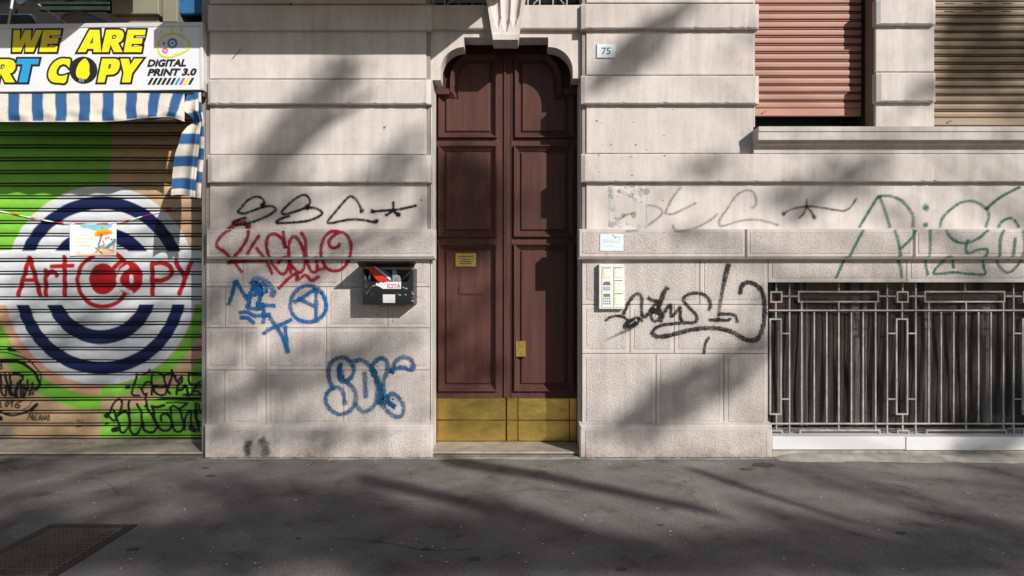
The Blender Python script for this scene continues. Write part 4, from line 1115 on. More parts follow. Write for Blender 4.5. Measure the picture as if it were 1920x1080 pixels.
def art(px, py):
    n = px.shape[0]
    out = np.empty((n, 3))
    def setc(mask, col): 
        m = np.clip(mask, 0, 1)[:, None]
        out[:] = out * (1 - m) + np.array(col) * m
    aa = lambda d: np.clip(0.5 - d / 1.4, 0, 1)             # signed distance to coverage
    out[:] = BEIGE
    setc(aa(px - (214 - (py - 230) * 0.06)) * (py < 560), GREEN)
    setc(((px < 30) & (py > 540) & (py < 660)) * 1.0, GREEN)
    r = np.hypot((px - 191), (py - 535) * 0.965)
    left = px < 191
    low = aa(570 - py)
    setc(aa(np.abs(r - 211.5) - 14) * left * low, GREEN); setc(aa(np.abs(r - 188) - 10) * left * low, SALMON)
    setc((aa(-(r - 226)) * (~left) * low * aa(700 - py - (px - 300) * 0.0)) * aa(px * 0 + 1 - (px - 255)), BEIGE)
    setc(aa(228 - r) * (~left) * low, GREEN); setc(aa(np.abs(r - 215) - 13) * (~left) * low, BEIGE); setc(aa(np.abs(r - 192) - 10) * (~left) * low, GREEN)
    setc(aa(r - 180), WHITE_)
    band_ = aa(np.abs(py - 521) - 50)
    setc(aa(470 - py) * aa(py - 571), WHITE_)
    ringm = np.maximum(aa(np.abs(r - 149.5) - 11.5), aa(np.abs(r - 93) - 13))
    setc(ringm * (1 - band_), NAVY)
    setc(aa(px - 14) * aa(470 - py) * aa(py - 571) * 0.0, WHITE_)
    sh = lambda cx, cy, rx, ry: (np.hypot((px - cx) / rx, (py - cy) / ry) - 1) * min(rx, ry)
    setc(aa(sh(195, 523.5, 26, 29)), RED); setc(aa(sh(244.5, 521.5, 25, 31)), RED)
    for q, w in ART_RED: setc(aa(seg_dist(px, py, q) - w), RED)
    for q, w in ART_WHITE: setc(aa(seg_dist(px, py, q) - w), WHITE_)
    setc(aa(sh(247.5, 524, 5, 9)) * (px > 244.5), WHITE_)
    # scuffed bare patch near the bottom
    gp = np.clip(1 - np.hypot((px - 8) / 32, (py - 812) / 22), 0, 1); setc(gp * 1.4, lin(150, 146, 140))
    gp = np.clip(1 - np.hypot((px - 130) / 40, (py - 818) / 9), 0, 1); setc(gp * 0.8, lin(110, 106, 100))
    for q, w in ART_INK: setc(aa(seg_dist(px, py, q) - w * 1.25), INK)
    return out

shop = empty('roller_shutter', (X(190, SD), SD, 0.03), 'closed shop shutter painted green and beige with blue rings and red Art copy lettering', 'roller shutter')
S_PITCH, S_BOT = 23.65, 822.5
s_prof = [(0.0, 0.010), (0.015, -0.006), (0.06, -0.011)] + [(0.06 + 0.62 * k / 9, -0.011 - 0.007 * math.sin(math.pi * k / 9)) for k in range(1, 10)] + \
         [(0.69, 0.000), (0.70, 0.022), (0.79, 0.022), (0.80, -0.006), (0.85, -0.011), (0.89, -0.008), (0.90, 0.022), (1.0, 0.022)]
sx = np.arange(-140, 381.6, 1.45)
for k in range(28):
    ytop = S_BOT - S_PITCH * (k + 1)
    V = []; PX = []; PY = []
    wob = 0.6 * math.sin(k * 2.1)
    for t, dy in s_prof:
        py = ytop + S_PITCH * t
        for px in sx:
            V.append((X(px, SD), SD + dy + 0.002 * math.sin(px * 0.021 + k), Z(py + 0.5 * math.sin(px * 0.012 + k * 0.7) + wob * 0.0, SD))); PX.append(px); PY.append(py)
    PXa, PYa = np.array(PX), np.array(PY)
    CA = art(PXa, PYa)
    deep = np.repeat(np.array([dy > 0.018 for t, dy in s_prof]), len(sx)); CA[deep] = (0.012, 0.011, 0.010)      # groove shade between slats put into the colour
    C = np.concatenate([CA, np.ones((len(PX), 1))], axis=1)
    nx = len(sx)
    F = [(j * nx + i, (j + 1) * nx + i, (j + 1) * nx + i + 1, j * nx + i + 1) for j in range(len(s_prof) - 1) for i in range(nx - 1)]
    b = MB(); b.v = V; b.f = F; b.m = [0] * len(F); b.c = C.tolist()
    part(b, 'slat', M_art, parent=shop, smooth=False)
b = MB(); b.cbox(X(-140, SD), X(381, SD), SD - 0.02, SD + 0.02, Z(829.5, SD), Z(823, SD), 0.004)
b.box(X(-140, SD), X(381, SD), SD - 0.012, SD + 0.02, 0.0305, Z(830, SD)); part(b, 'bottom_rail', M_rail, parent=shop)
# twist of wire left on the threshold
b = MB(); pts = [(155, 832), (165, 829), (177, 826.5), (173, 831), (160, 833), (150, 829.8)]
for a, c in zip(pts[:-1], pts[1:]): b.bar((X(a, .37), .37 + (c[1] - 830) * -0.012, 0.037), (X(c[0], .37), .37 + (c[1] - 830) * -0.012, 0.040), 0.006) if False else b.bar((X(a[0], .37), .36 + (a[1] - 830) * -0.016, 0.038), (X(c[0], .37), .36 + (c[1] - 830) * -0.016, 0.042), 0.005)
tag(b.build('twig', M_bark), 'small bent twig lying on the shop threshold', 'twig')

# poster and barrier tape on the shutter
PD = SD - 0.030
def po(px, py): return (X(px, PD), Z(py, PD))
nxp, nyp = 60, 42
V = []; PXl = []; PYl = []
for j in range(nyp + 1):
    for i in range(nxp + 1):
        u, v = i / nxp, j / nyp
        px = 131 + 87 * u + 0.6 * v; py = 419.5 + 60 * v - 1.0 * u
        V.append((X(px, PD), PD - 0.004 * math.sin(u * 5 + v * 2) - (0.008 * max(0, v - .8)), Z(py, PD))); PXl.append(u * 1485 * 87 / 110 + 150); PYl.append(v * 60 / 80 * 1080 + 115)
qx, qy = np.array(PXl), np.array(PYl)
pc = np.empty((len(V), 3)); pc[:] = lin(226, 226, 236)
def pset(m, col): 
    mm = np.clip(m, 0, 1)[:, None]; pc[:] = pc * (1 - mm) + np.array(col) * mm
el = lambda cx, cy, rx, ry: np.clip((1 - np.hypot((qx - cx) / rx, (qy - cy) / ry)) * min(rx, ry) / 12, 0, 1)
pset(el(820, 150, 430, 150) * (qy > 140), lin(128, 190, 205)); pset(el(560, 540, 300, 310), lin(232, 236, 242))
pset(el(560, 900, 280, 190) * (1 - el(580, 700, 280, 190)), lin(240, 196, 170)); pset(el(1050, 860, 290, 70), lin(244, 206, 150))
for y, c, x0, x1 in ((420, lin(236, 190, 150), 430, 710), (500, lin(222, 190, 90), 330, 760), (590, lin(232, 176, 140), 310, 760), (675, lin(230, 190, 120), 310, 760)):
    pset(((np.abs(qy - y) < 22) & (qx > x0) & (qx < x1) & (np.sin(qx * 0.11 + y) > -0.75)) * 0.75, c)
pset(el(1000, 400, 250, 160) * (qy < 410 - (qx - 1000) * 0.18), lin(240, 176, 30)); pset(el(1010, 400, 210, 90) * (qy < 425 - (qx - 1000) * 0.2), lin(226, 130, 20))
pset(np.clip(1 - (seg_dist(qx, qy, [(965, 215), (960, 260)]) - 5) / 8, 0, 1), INK); pset(np.clip(1 - (seg_dist(qx, qy, [(950, 390), (880, 620), (860, 660)]) - 14) / 8, 0, 1), lin(40, 60, 80))
for x0, y0 in ((870, 720), (930, 740)):
    pset(np.clip(1 - (seg_dist(qx, qy, [(x0, y0), (1080, 700 + (y0 - 720)), (1270, 540 + (y0 - 720) * 2)]) - 34) / 12, 0, 1), lin(74, 140, 140))
for k in range(5): pset(np.clip(1 - (seg_dist(qx, qy, [(910 + 65 * k, 800 - 48 * k), (960 + 65 * k, 700 - 42 * k)]) - 7) / 8, 0, 1), lin(225, 232, 232))
pset(np.clip(1 - (seg_dist(qx, qy, [(780, 730), (960, 880)]) - 9) / 8, 0, 1), lin(60, 40, 30)); pset(np.clip(1 - (seg_dist(qx, qy, [(800, 840), (940, 700), (1240, 820), (1270, 560)]) - 10) / 8, 0, 1), lin(190, 120, 50))
for a, c in ((1050, 500), (1110, 480), (1190, 520), (980, 580), (1000, 640)): pset(el(a, c, 30, 30), lin(190, 40, 80))
b = MB(); b.v = V; b.c = np.concatenate([pc, np.ones((len(V), 1))], axis=1).tolist()
b.f = [(j * (nxp + 1) + i, (j + 1) * (nxp + 1) + i, (j + 1) * (nxp + 1) + i + 1, j * (nxp + 1) + i + 1) for j in range(nyp) for i in range(nxp)]; b.m = [0] * len(b.f)
tag(b.build('poster', M_poster, smooth=True), 'small holiday closing poster with a yellow beach umbrella taped to the shutter', 'poster')
b = MB(); tp = smooth_line([(-60, 394), (0, 396), (40, 404), (90, 414), (131, 419), (180, 420), (218, 417), (260, 408), (300, 397), (335, 388)], 4)
vs = []; cs = []
for i, p in enumerate(tp):
    w = 0.8 + 0.4 * math.sin(i * 0.9); c = lin(190, 30, 45) if (i // 5) % 2 == 0 else lin(225, 220, 220)
    vs += [(X(p.x, PD), PD - 0.004, Z(p.y - w, PD)), (X(p.x, PD), PD - 0.007, Z(p.y + w, PD))]; cs += [(*c, 1)] * 2
b.add(vs, [(2 * i, 2 * i + 1, 2 * i + 3, 2 * i + 2) for i in range(len(tp) - 1)], 0, cs)
tag(b.build('barrier_tape', M_poster), 'thin red and white tape strung across the painted shutter', 'tape')

# ------------------------------------------------------------------ shop sign
GD_ = -0.06
sg = empty('shop_sign', (X(381, GD_), GD_, Z(171, GD_)), 'white shop sign with yellow outlined lettering WE ARE ART COPY', 'sign')
sxl, sxr, szb, szt = X(-135, GD_), X(381.5, GD_), Z(169, GD_), Z(41.5, GD_)
b = MB(); b.cbox(sxl + 0.035, sxr - 0.03, GD_, 0.05, szb + 0.012, szt - 0.042, 0.001); part(b, 'face', M_white, parent=sg)
b = MB()
b.cbox(sxl, sxr, GD_ - 0.008, 0.052, szt - 0.0415, szt, 0.004); b.cbox(sxl, sxr, GD_ - 0.008, 0.052, szb, szb + 0.0115, 0.003)
b.cbox(sxr - 0.0295, sxr, GD_ - 0.008, 0.052, szb + 0.0118, szt - 0.0418, 0.003); b.cbox(sxl, sxl + 0.0345, GD_ - 0.008, 0.052, szb + 0.0118, szt - 0.0418, 0.003)
part(b, 'frame', M_alu, parent=sg)
# undo the tilt of the picture reading: the sign drops 0.011 per metre to the left, so read heights along its own edge
def sp(x, y): px, py = x / 4.8, y / 4.8; return (X(px, GD_), Z(py - (381 - px) * 0.0108, GD_))
def cubic(pts, n=5):
    out = []
    L_ = len(pts)
    for i in range(L_):
        a, b_, c, d = (Vector(pts[(i + k - 1) % L_]) for k in range(4))
        for k in range(n):
            t = k / n; v = 0.5 * ((2 * b_) + (c - a) * t + (2 * a - 5 * b_ + 4 * c - d) * t * t + (3 * b_ - a - 3 * c + d) * t ** 3); out.append((v.x, v.y))
    return out
E1 = [(400, 272), (560, 272), (550, 320), (455, 320), (449, 345), (535, 345), (525, 395), (436, 395), (430, 420), (525, 420), (515, 468), (360, 468)]
GL = [
    ('W', [[(130, 272), (190, 272), (186, 372), (235, 272), (290, 272), (286, 372), (335, 272), (392, 272), (305, 468), (235, 468), (238, 378), (192, 468), (118, 468)]], M_yellow),
    ('E', [E1], M_yellow),
    ('A', [[(815, 270), (905, 270), (915, 470), (850, 470), (848, 440), (792, 440), (777, 470), (705, 470)], [(846, 335), (846, 392), (814, 392)]], M_yellow),
    ('R', [[(965, 270), (1080, 270), (1108, 278), (1122, 300), (1118, 335), (1102, 368), (1070, 390), (1110, 470), (1032, 470), (1002, 400), (984, 470), (920, 470)], [(1022, 316), (1048, 316), (1058, 328), (1050, 346), (1036, 352), (1012, 352)]], M_yellow),
    ('E', [[(1160, 270), (1320, 270), (1310, 318), (1213, 318), (1207, 345), (1292, 345), (1282, 395), (1195, 395), (1188, 420), (1287, 420), (1277, 470), (1120, 470)]], M_yellow),
    ('A', [[(-250, 535), (-160, 535), (-150, 742), (-215, 742), (-217, 712), (-273, 712), (-288, 742), (-360, 742)], [(-219, 605), (-219, 664), (-251, 664)]], M_yellow),
    ('R', [[(-45, 535), (85, 535), (125, 545), (146, 575), (142, 620), (122, 650), (92, 664), (138, 742), (52, 742), (12, 662), (-8, 742), (-90, 742)], [(18, 580), (38, 580), (50, 592), (44, 612), (30, 622), (6, 622)]], M_yellow),
    ('T', [[(165, 530), (360, 530), (348, 580), (285, 580), (250, 742), (172, 742), (210, 580), (152, 580)]], M_cyan),
    ('C', [cubic([(640, 552), (600, 530), (545, 532), (490, 565), (450, 625), (440, 690), (470, 735), (535, 745), (598, 732)], 4)[:-4] + [(598, 732), (612, 672), (575, 684), (535, 685), (512, 665), (516, 630), (540, 592), (575, 576), (605, 586), (628, 612)]], M_yellow),
    ('P', [[(925, 530), (1045, 530), (1075, 542), (1084, 575), (1078, 615), (1058, 650), (1025, 670), (960, 674), (943, 742), (880, 742)], [(986, 578), (1000, 578), (1008, 592), (1002, 610), (990, 620), (976, 620)]], M_yellow),
    ('Y', [[(1090, 530), (1165, 530), (1177, 588), (1215, 530), (1290, 530), (1192, 662), (1175, 742), (1100, 742), (1118, 658)]], M_yellow)]
bo = MB(); col_b = {}
yo, yf = GD_ - 0.0024, GD_ - 0.0044
for i, (nm, loops, mt) in enumerate(GL):
    L3 = [[sp(*p) for p in l] for l in loops]
    outl = [offset_loop(L3[0], -0.019)] + [offset_loop(h, 0.010) for h in L3[1:]]
    bo.flat(outl, yo - 0.00012 * (i % 2))
    col_b.setdefault(mt.name, (MB(), mt))[0].flat(L3, yf)
disc_l = [sp(755 + 126 * math.cos(math.radians(a)), 632 + 122 * math.sin(math.radians(a))) for a in range(0, 360, 10)]
bo.flat([disc_l], yo - 0.0004)
part(bo, 'letter_outlines', M_black, parent=sg)
col_b['yellow_print'][0].flat([[sp(*p) for p in cubic([(768, 527), (795, 550), (810, 590), (808, 640), (812, 668), (792, 700), (775, 714), (735, 706), (702, 698), (688, 652), (702, 600), (728, 558)], 3)]], yf)
for nm, (mb, mt) in col_b.items(): part(mb, 'lettering', mt, parent=sg)
b = MB()
for k, x in enumerate((718, 730, 742, 754)): b.flat([[sp(x, 708), sp(x + 4, 708), sp(x + 3, 742 - 3 * abs(k - 1.5)), sp(x, 742 - 3 * abs(k - 1.5))]], yf)
part(b, 'lettering', M_white, parent=sg)
def stext(body, x, y0, y1, x1, mat=M_black):
    a = sp(x, y1); w = sp(x1, y1)[0] - a[0]
    text_mesh(body, sp(x, y0)[1] - a[1], mat, 'lettering', a[0], yf, a[1], sg, width=w, shear=0.28, bold=0.05)
stext('DIGITAL', 1328, 537, 598, 1680); stext('PRINT 3.0', 1328, 620, 680, 1775)
for k, mt in enumerate([M_black] * 6 + [M_cyan, M_magenta, M_yellow, M_black]):
    x = 1330 + 40.5 * k; b = MB(); b.flat([[sp(x, 762), sp(x + 24, 762), sp(x + 58, 702), sp(x + 34, 702)]], yf); part(b, 'stripe_mark', mt, parent=sg)
def gear(cx, cy, r, ri, teeth, mat, hub):
    b = MB(); o = []
    for k in range(teeth * 4):
        a = 2 * math.pi * k / (teeth * 4); rr = r * (1.16 if k % 4 in (0, 1) else 0.96); o.append(sp(cx + rr * math.cos(a), cy + rr * math.sin(a)))
    b.flat([o, [sp(cx + ri * math.cos(t * .35), cy + ri * math.sin(t * .35)) for t in range(18)]], yf)
    b.flat([[sp(cx + hub * math.cos(t * .7), cy + hub * math.sin(t * .7)) for t in range(9)]], yf); part(b, 'gear_mark', mat, parent=sg)
gear(1558, 390, 42, 28, 14, M_steelblue, 11); gear(1492, 454, 24, 15, 10, M_magenta, 6); gear(1482, 391, 12, 6, 6, M_steelblue, 3)
def ribbon2(pts, w, mat, name, closed=False):
    q = smooth_line(pts, 6.0); b = MB(); vs = []
    for i, p in enumerate(q):
        a = q[max(0, i - 1)]; c = q[min(len(q) - 1, i + 1)]; t = (c - a).normalized(); n = Vector((-t.y, t.x)) * w / 2
        for s in (-1, 1): x, z = sp(p.x + n.x * s, p.y + n.y * s); vs.append((x, yf - 0.000004 * i, z))
    b.add(vs, [(2 * i, 2 * i + 1, 2 * i + 3, 2 * i + 2) for i in range(len(q) - 1)]); part(b, name, mat, parent=sg)
ribbon2([(1578, 502), (1640, 478), (1700, 440), (1710, 395), (1680, 355), (1620, 315), (1560, 303), (1490, 320), (1440, 370), (1432, 440), (1448, 490), (1500, 512), (1560, 508), (1600, 470)], 16, M_lime, 'eye_mark')
for a, c in (((1455, 275), (1470, 310)), ((1552, 240), (1558, 290)), ((1642, 245), (1638, 290))): ribbon2([a, c], 14, M_lime, 'eye_mark')
ribbon2([(1632, 390), (1650, 390)], 18, M_lime, 'eye_mark')
sg.rotation_euler.y = -0.0108

# behind and above the sign
sc_ = empty('shop_fascia', (X(190, 0.3), 0.3, Z(60, .3)), 'dim recess with casings and a blue sheet above the shop sign', 'shop front')
b = MB(); b.box(-6.2, X(377.5, .5), 0.62, 0.64, Z(200, .5), 5.15); part(b, 'back_panel', M_dark, parent=sc_)
b = MB(); b.cbox(X(209, .2), X(297, .2), 0.20, 0.55, Z(26, .2), 5.0, 0.006); part(b, 'casing', M_duct, parent=sc_)
b = MB(); b.cbox(X(298, .2), X(326, .2), 0.26, 0.55, Z(36, .2), 5.0, 0.006); part(b, 'casing', M_duct, parent=sc_)
b = MB(); b.cbox(X(202, .3), X(300, .3), 0.27, 0.55, Z(52, .3), Z(27, .3), 0.006); part(b, 'casing', M_rail, parent=sc_)
b = MB(); b.cbox(X(333, .3), X(383, .3), 0.30, 0.36, Z(26, .3), 5.0, 0.01); part(b, 'blue_sheet', M_tarp, parent=sc_)
for y0, y1 in ((4, 9), (12, 20)):
    b = MB(); b.cbox(X(75, .35), X(206, .35), 0.34, 0.38, Z(y1, .35), Z(y0, .35), 0.004); part(b, 'rail', M_greenbox, parent=sc_)
b = MB(); b.bar(W(72, 8, .3), W(124, 44, .3), 0.006); b.bar(W(14, 60, .33), W(30, -40, .33), 0.012); part(b, 'brace', M_alu, parent=sc_)
b = MB(); q = [W(a, c, .32) for a, c in smooth_line([(112, 46), (118, 30), (140, 22), (165, 26), (205, 44)], 4)]
for a, c in zip(q[:-1], q[1:]): b.bar(a, c, 0.008, n=5)
b.prism([(a[0], a[2]) for a in q][::-1], 0.325, 0.33); part(b, 'curved_guard', M_winframe, parent=sc_)
b = MB(); b.cbox(-6.2, X(60, .4), 0.38, 0.45, Z(60, .4), Z(27, .4), 0.006); b.disc(X(42, .38), 0.375, Z(2, .38), 0.045, 0.02, 14); part(b, 'lamp_panel', M_ink, parent=sc_)
b = MB(); b.box(-6.2, X(377.5, .03), 0.06, 0.60, Z(178, 0.06), Z(171.5, 0.06)); part(b, 'lintel_board', M_void, parent=sc_)

# ------------------------------------------------------------------ awning
AWD = -0.40
aw = empty('shop_awning', (X(200, AWD), AWD, Z(172, AWD)), 'rolled blue and white striped awning sagging over the painted shutter', 'awning')
WHI, BLU_ = lin(206, 198, 188), lin(50, 90, 138)
b = MB(); b.cbox(-6.1, X(377, -.05), -0.20, 0.055, Z(177, -.20), Z(172.6, -.20), 0.004); part(b, 'roller_casing', M_void, parent=aw)  # black casing brought forward to block sun leaking in above the valance
def aw_bottom(px):
    return 228.5 if px < 190 else 228.5 - 9.0 * (1 - math.cos(min(1, (px - 190) / 120) * math.pi)) / 2 + (8 if px > 318 else 0) * ((px - 318) / 26) ** 1.3 if px > 318 else 228.5 - 9.0 * (1 - math.cos(min(1, max(0, px - 190) / 120) * math.pi)) / 2
NXA, NYA = 260, 18
V = []; C = []
xs = np.linspace(-130, 346, NXA + 1)
for j in range(NYA + 1):
    v = j / NYA
    for px in xs:
        bt = aw_bottom(px)
        top = 173.0 + (0 if px < 330 else 0)
        py = top + (bt - top) * v
        slant = max(0, (px - 230) / 116) ** 1.6 * 26 * v
        wv = 1.3 * math.sin(v * 7 + px * 0.03) * v
        sx_ = px + slant * 0.9 - wv
        ph = ((sx_ + 0.3) % 44.2)
        blue = np.clip((ph - 15.2) / 1.2, 0, 1) * np.clip((37.4 - ph) / 1.2, 0, 1)
        hem = np.clip((v - 0.955) / 0.02, 0, 1)
        c = np.array(WHI) * (1 - blue) + np.array(BLU_) * blue
        c = c * (1 - hem) + np.array(WHI) * hem
        # seam stitched down one white stripe
        d = AWD + 0.22 * (1 - v) ** 2 - 0.02 * math.sin(v * math.pi) + 0.010 * math.sin(px * 0.11 + 2 * math.sin(v * 4)) * v + 0.007 * math.sin(v * 14 + px * 0.02)
        V.append((X(px, d), d, Z(py, d))); C.append((*c, 1))
b = MB(); b.v = V; b.c = C
b.f = [(j * (NXA + 1) + i, (j + 1) * (NXA + 1) + i, (j + 1) * (NXA + 1) + i + 1, j * (NXA + 1) + i + 1) for j in range(NYA) for i in range(NXA)]; b.m = [0] * len(b.f)
part(b, 'valance', M_fabric, parent=aw, smooth=True)
# end of the canvas fallen loose, hanging as a flap in folds
NU, NV = 40, 90
V = []; C = []
yL = ((172, 352), (190, 347), (206, 343), (216, 356), (228, 364), (238, 350), (250, 340), (270, 335), (285, 329), (300, 326), (330, 323), (368, 320.5))
def interp(tab, y):
    for (a, p), (c, q) in zip(tab[:-1], tab[1:]):
        if y <= c: return p + (q - p) * max(0, (y - a) / (c - a))
    return tab[-1][1]
for j in range(NV + 1):
    v = j / NV; py0 = 173 + 193 * v
    l = interp(yL, py0)
    r = 377 if py0 < 190 else 380 + 3 * math.sin(py0 * 0.03)
    for i in range(NU + 1):
        u = i / NU; px = l + (r - l) * u
        py = py0 + (3.5 * u if v > 0.3 else 0) + 2 * math.sin(u * 5 + v * 3) * v
        fold = 0.035 * math.sin(u * 6.0 - 0.6) + 0.045 * math.exp(-((u - 0.78) / 0.06) ** 2) - 0.03 * math.exp(-((u - 0.62) / 0.10) ** 2)
        curl = 0.10 * math.exp(-((py0 - 232) / 14) ** 2) * (1 - u) * (1.0 if u < 0.6 else 0.3)
        d = AWD + 0.03 + fold * min(1, 0.25 + v * 1.2) + curl + 0.22 * max(0, 1 - v * 6) ** 2
        ph = (py0 + (7 if u > 0.8 else 0) * 1.6 + 3 * math.sin(u * 3)) % 42.3
        off = 38.6
        ph = (py0 - 248 + (16 if u > 0.80 else 0) - (6 * (1 - u) if py0 < 240 else 0)) % 42.5
        blue = np.clip(ph / 1.2, 0, 1) * np.clip((22 - ph) / 1.2, 0, 1)
        hem = np.clip((v - 0.95) / 0.02, 0, 1)
        c = np.array(WHI) * (1 - blue) + np.array(BLU_) * blue; c = c * (1 - hem) + np.array(WHI) * 0.85 * hem
        V.append((X(px, d), d, Z(py, d))); C.append((*c, 1))
b = MB(); b.v = V; b.c = C
b.f = [(j * (NU + 1) + i, (j + 1) * (NU + 1) + i, (j + 1) * (NU + 1) + i + 1, j * (NU + 1) + i + 1) for j in range(NV) for i in range(NU)]; b.m = [0] * len(b.f)
part(b, 'loose_flap', M_fabric, 'canvas end fallen loose and hanging in folds', parent=aw, smooth=True)
b = MB(); b.cbox(X(378, -.02), X(384, -.02), -0.03, 0.03, Z(182, -.02), Z(168, -.02), 0.004); part(b, 'end_bracket', M_lid, parent=aw)
b = MB(); b.bar((X(-130, AWD + .03), AWD + .03, Z(224, AWD)), (X(330, AWD + .03), AWD + .03, Z(222, AWD)), 0.012); part(b, 'front_bar', M_lid, parent=aw)

# ------------------------------------------------------------------ manhole grating and litter
mh = empty('drain_cover', (-2.80, -2.1, 0.0), 'rusty iron grating set in the pavement at lower left', 'drain cover')
def frame4(x0, x1, y0, y1, w, z0, z1, mb):
    mb.box(x0, x1, y0, y0 + w, z0, z1); mb.box(x0, x1, y1 - w, y1, z0, z1); mb.box(x0, x0 + w, y0 + w + .0005, y1 - w - .0005, z0, z1); mb.box(x1 - w, x1, y0 + w + .0005, y1 - w - .0005, z0, z1)
b = MB(); frame4(-3.09, -2.50, -2.56, -1.665, 0.055, -0.02, 0.006, b); part(b, 'frame', M_rust, parent=mh)
b = MB(); b.box(-3.03, -2.56, -2.50, -1.725, -0.02, 0.003); part(b, 'plate', M_rust, parent=mh)
for i in range(17):
    x = -3.018 + 0.0277 * i
    b = MB(); b.cbox(x, x + 0.009, -2.495, -1.73, 0.0035, 0.011, 0.001)
    for k in range(20): b.box(x + 0.0095, x + 0.0272, -2.485 + 0.038 * k, -2.473 + 0.038 * k, 0.0035, 0.0085)
    part(b, 'grid_bar', M_rustbar, parent=mh)
b = MB()
for k in range(190):
    px, py = rng.uniform(0, 1920), 868 + 200 * rng.random() ** 0.8
    x, y, _ = GP(px, py); r = rng.uniform(0.003, 0.0085); a0 = rng.uniform(0, 6)
    if rng.random() < 0.3: y = -0.08 - 0.2 * rng.random()
    pts = [(x + r * rng.uniform(.5, 1.4) * math.cos(a0 + t), y + r * rng.uniform(.4, 1.2) * math.sin(a0 + t), 0.003 + 0.004 * rng.random()) for t in (0, 1.2, 2.5, 3.7, 5.0)]
    b.add(pts, [tuple(range(5))])
tag(b.build('litter_specks', M_paper), None, kind='stuff')
crack_mat = simple('crack_dirt', (0.022, 0.020, 0.019), 0.95, 0, 0.3, 20)
b = MB()
for line in ([(760, 872), (768, 886), (775, 905), (782, 915)], [(1090, 925), (1010, 918), (930, 925), (800, 940), (650, 932), (560, 925)], [(150, 895), (190, 900), (212, 915), (225, 930)], [(1440, 862), (1500, 872), (1590, 878), (1680, 890)], [(1180, 870), (1290, 905), (1330, 935)], [(620, 1010), (720, 1018), (800, 1032), (880, 1030)]):
    q = smooth_line(line, 5.0); vs = []
    for i, p in enumerate(q):
        x, y, _ = GP(p.x + random.uniform(-1.5, 1.5), p.y + random.uniform(-0.7, 0.7)); w = random.uniform(0.0008, 0.0032); vs += [(x, y - w, 0.0018), (x + w * .4, y + w, 0.0018)]
    b.add(vs, [(2 * i, 2 * i + 1, 2 * i + 3, 2 * i + 2) for i in range(len(q) - 1)])
tag(b.build('pavement_cracks', crack_mat), None, kind='stuff')
b = MB(); vs = []; n = 260
for i in range(n + 1):                                   # dirt swept against the foot of the wall
    x = X(383) + (X(1448) - X(383)) * i / n
    o = 0.0 if X(811) < x < X(1087) else PLINTH
    vs += [(x, o - 0.001, 0.0125), (x, o - 0.004 - 0.012 * random.random() ** 2, 0.0112)]
b.add(vs, [(2 * i, 2 * i + 1, 2 * i + 3, 2 * i + 2) for i in range(n)])
tag(b.build('wall_foot_dirt', crack_mat), None, kind='stuff')
b = MB()
for px, py, r in ((890, 1048, .035), (1165, 1068, .03), (800, 1030, .025), (385, 878, .03), (395, 893, .04), (1432, 872, .09), (1400, 880, .05), (860, 1005, .02), (1690, 1000, .03), (250, 1030, .035), (1240, 985, .02), (560, 1010, .02)):
    x, y, _ = GP(px, py); b.add([(x + r * 1.2 * math.cos(t * .7) * random.uniform(.8, 1.1), y + r * .8 * math.sin(t * .7) * random.uniform(.8, 1.1), 0.004) for t in range(9)], [tuple(range(9))])
tag(b.build('gum_spots', simple('old_gum', (0.060, 0.056, 0.054), 0.8, 0, 0.2, 20)), None, kind='stuff')

# ------------------------------------------------------------------ street trees on the far side of the pavement, their shade dapples the wall
TS = Vector((0.78, -1.0, 0.62))                      # a step towards the sun, one metre out from the wall
def on_surface(px, py):
    if py > 858:
        x, y, z = GP(px, py); return Vector((x, y, z))
    d = 0.0                                            # doors and shutters stand back from the wall
    if 812 < px < 1088 and 90 < py < 828: d = 0.42
    elif px < 380 and py > 225: d = 0.43
    elif py < 235 and (1422 < px < 1615 or px > 1757): d = 0.20
    elif px > 1442 and 530 < py < 818: d = 0.09
    return Vector(W(px, py, d))
LEAVES = {0: [], 1: [], 2: [], 3: []}
CLUMPS = {0: [], 1: [], 2: [], 3: []}
A_LEAF = 0.0046
def shade(px, py, hl, hw, ang, op, t0=13.5, t1=18.0):
    area = math.pi * hl * hw
    if py > 858:
        D = FPX * EYE / (py - 540.0); wa = area * (D / FPX) * (D * D / (FPX * EYE)); n = -math.log(1 - op) * wa * 0.44 / A_LEAF
    else:
        wa = area / 200.0 ** 2; n = -math.log(1 - op) * wa * 0.708 / A_LEAF
    ca, sa = math.cos(math.radians(ang)), math.sin(math.radians(ang))
    c0 = None
    for _ in range(int(n)):
        r = math.sqrt(rng.random()); r = r * (0.82 + 0.36 * rng.random()); th = rng.uniform(0, 2 * math.pi)
        u, v = hl * r * math.cos(th), hw * r * math.sin(th)
        p = on_surface(px + u * ca + v * sa, max(859, py - u * sa + v * ca) if py > 858 else min(857, py - u * sa + v * ca))
        t = rng.uniform(t0, t1)
        q = p + TS * (t + (0 if py <= 858 else 0.0))
        LEAVES[0 if q.x < 12.4 else 1].append(q)
    c = on_surface(px, py) + TS * ((t0 + t1) / 2)
    CLUMPS[0 if c.x < 12.4 else 1].append(c)
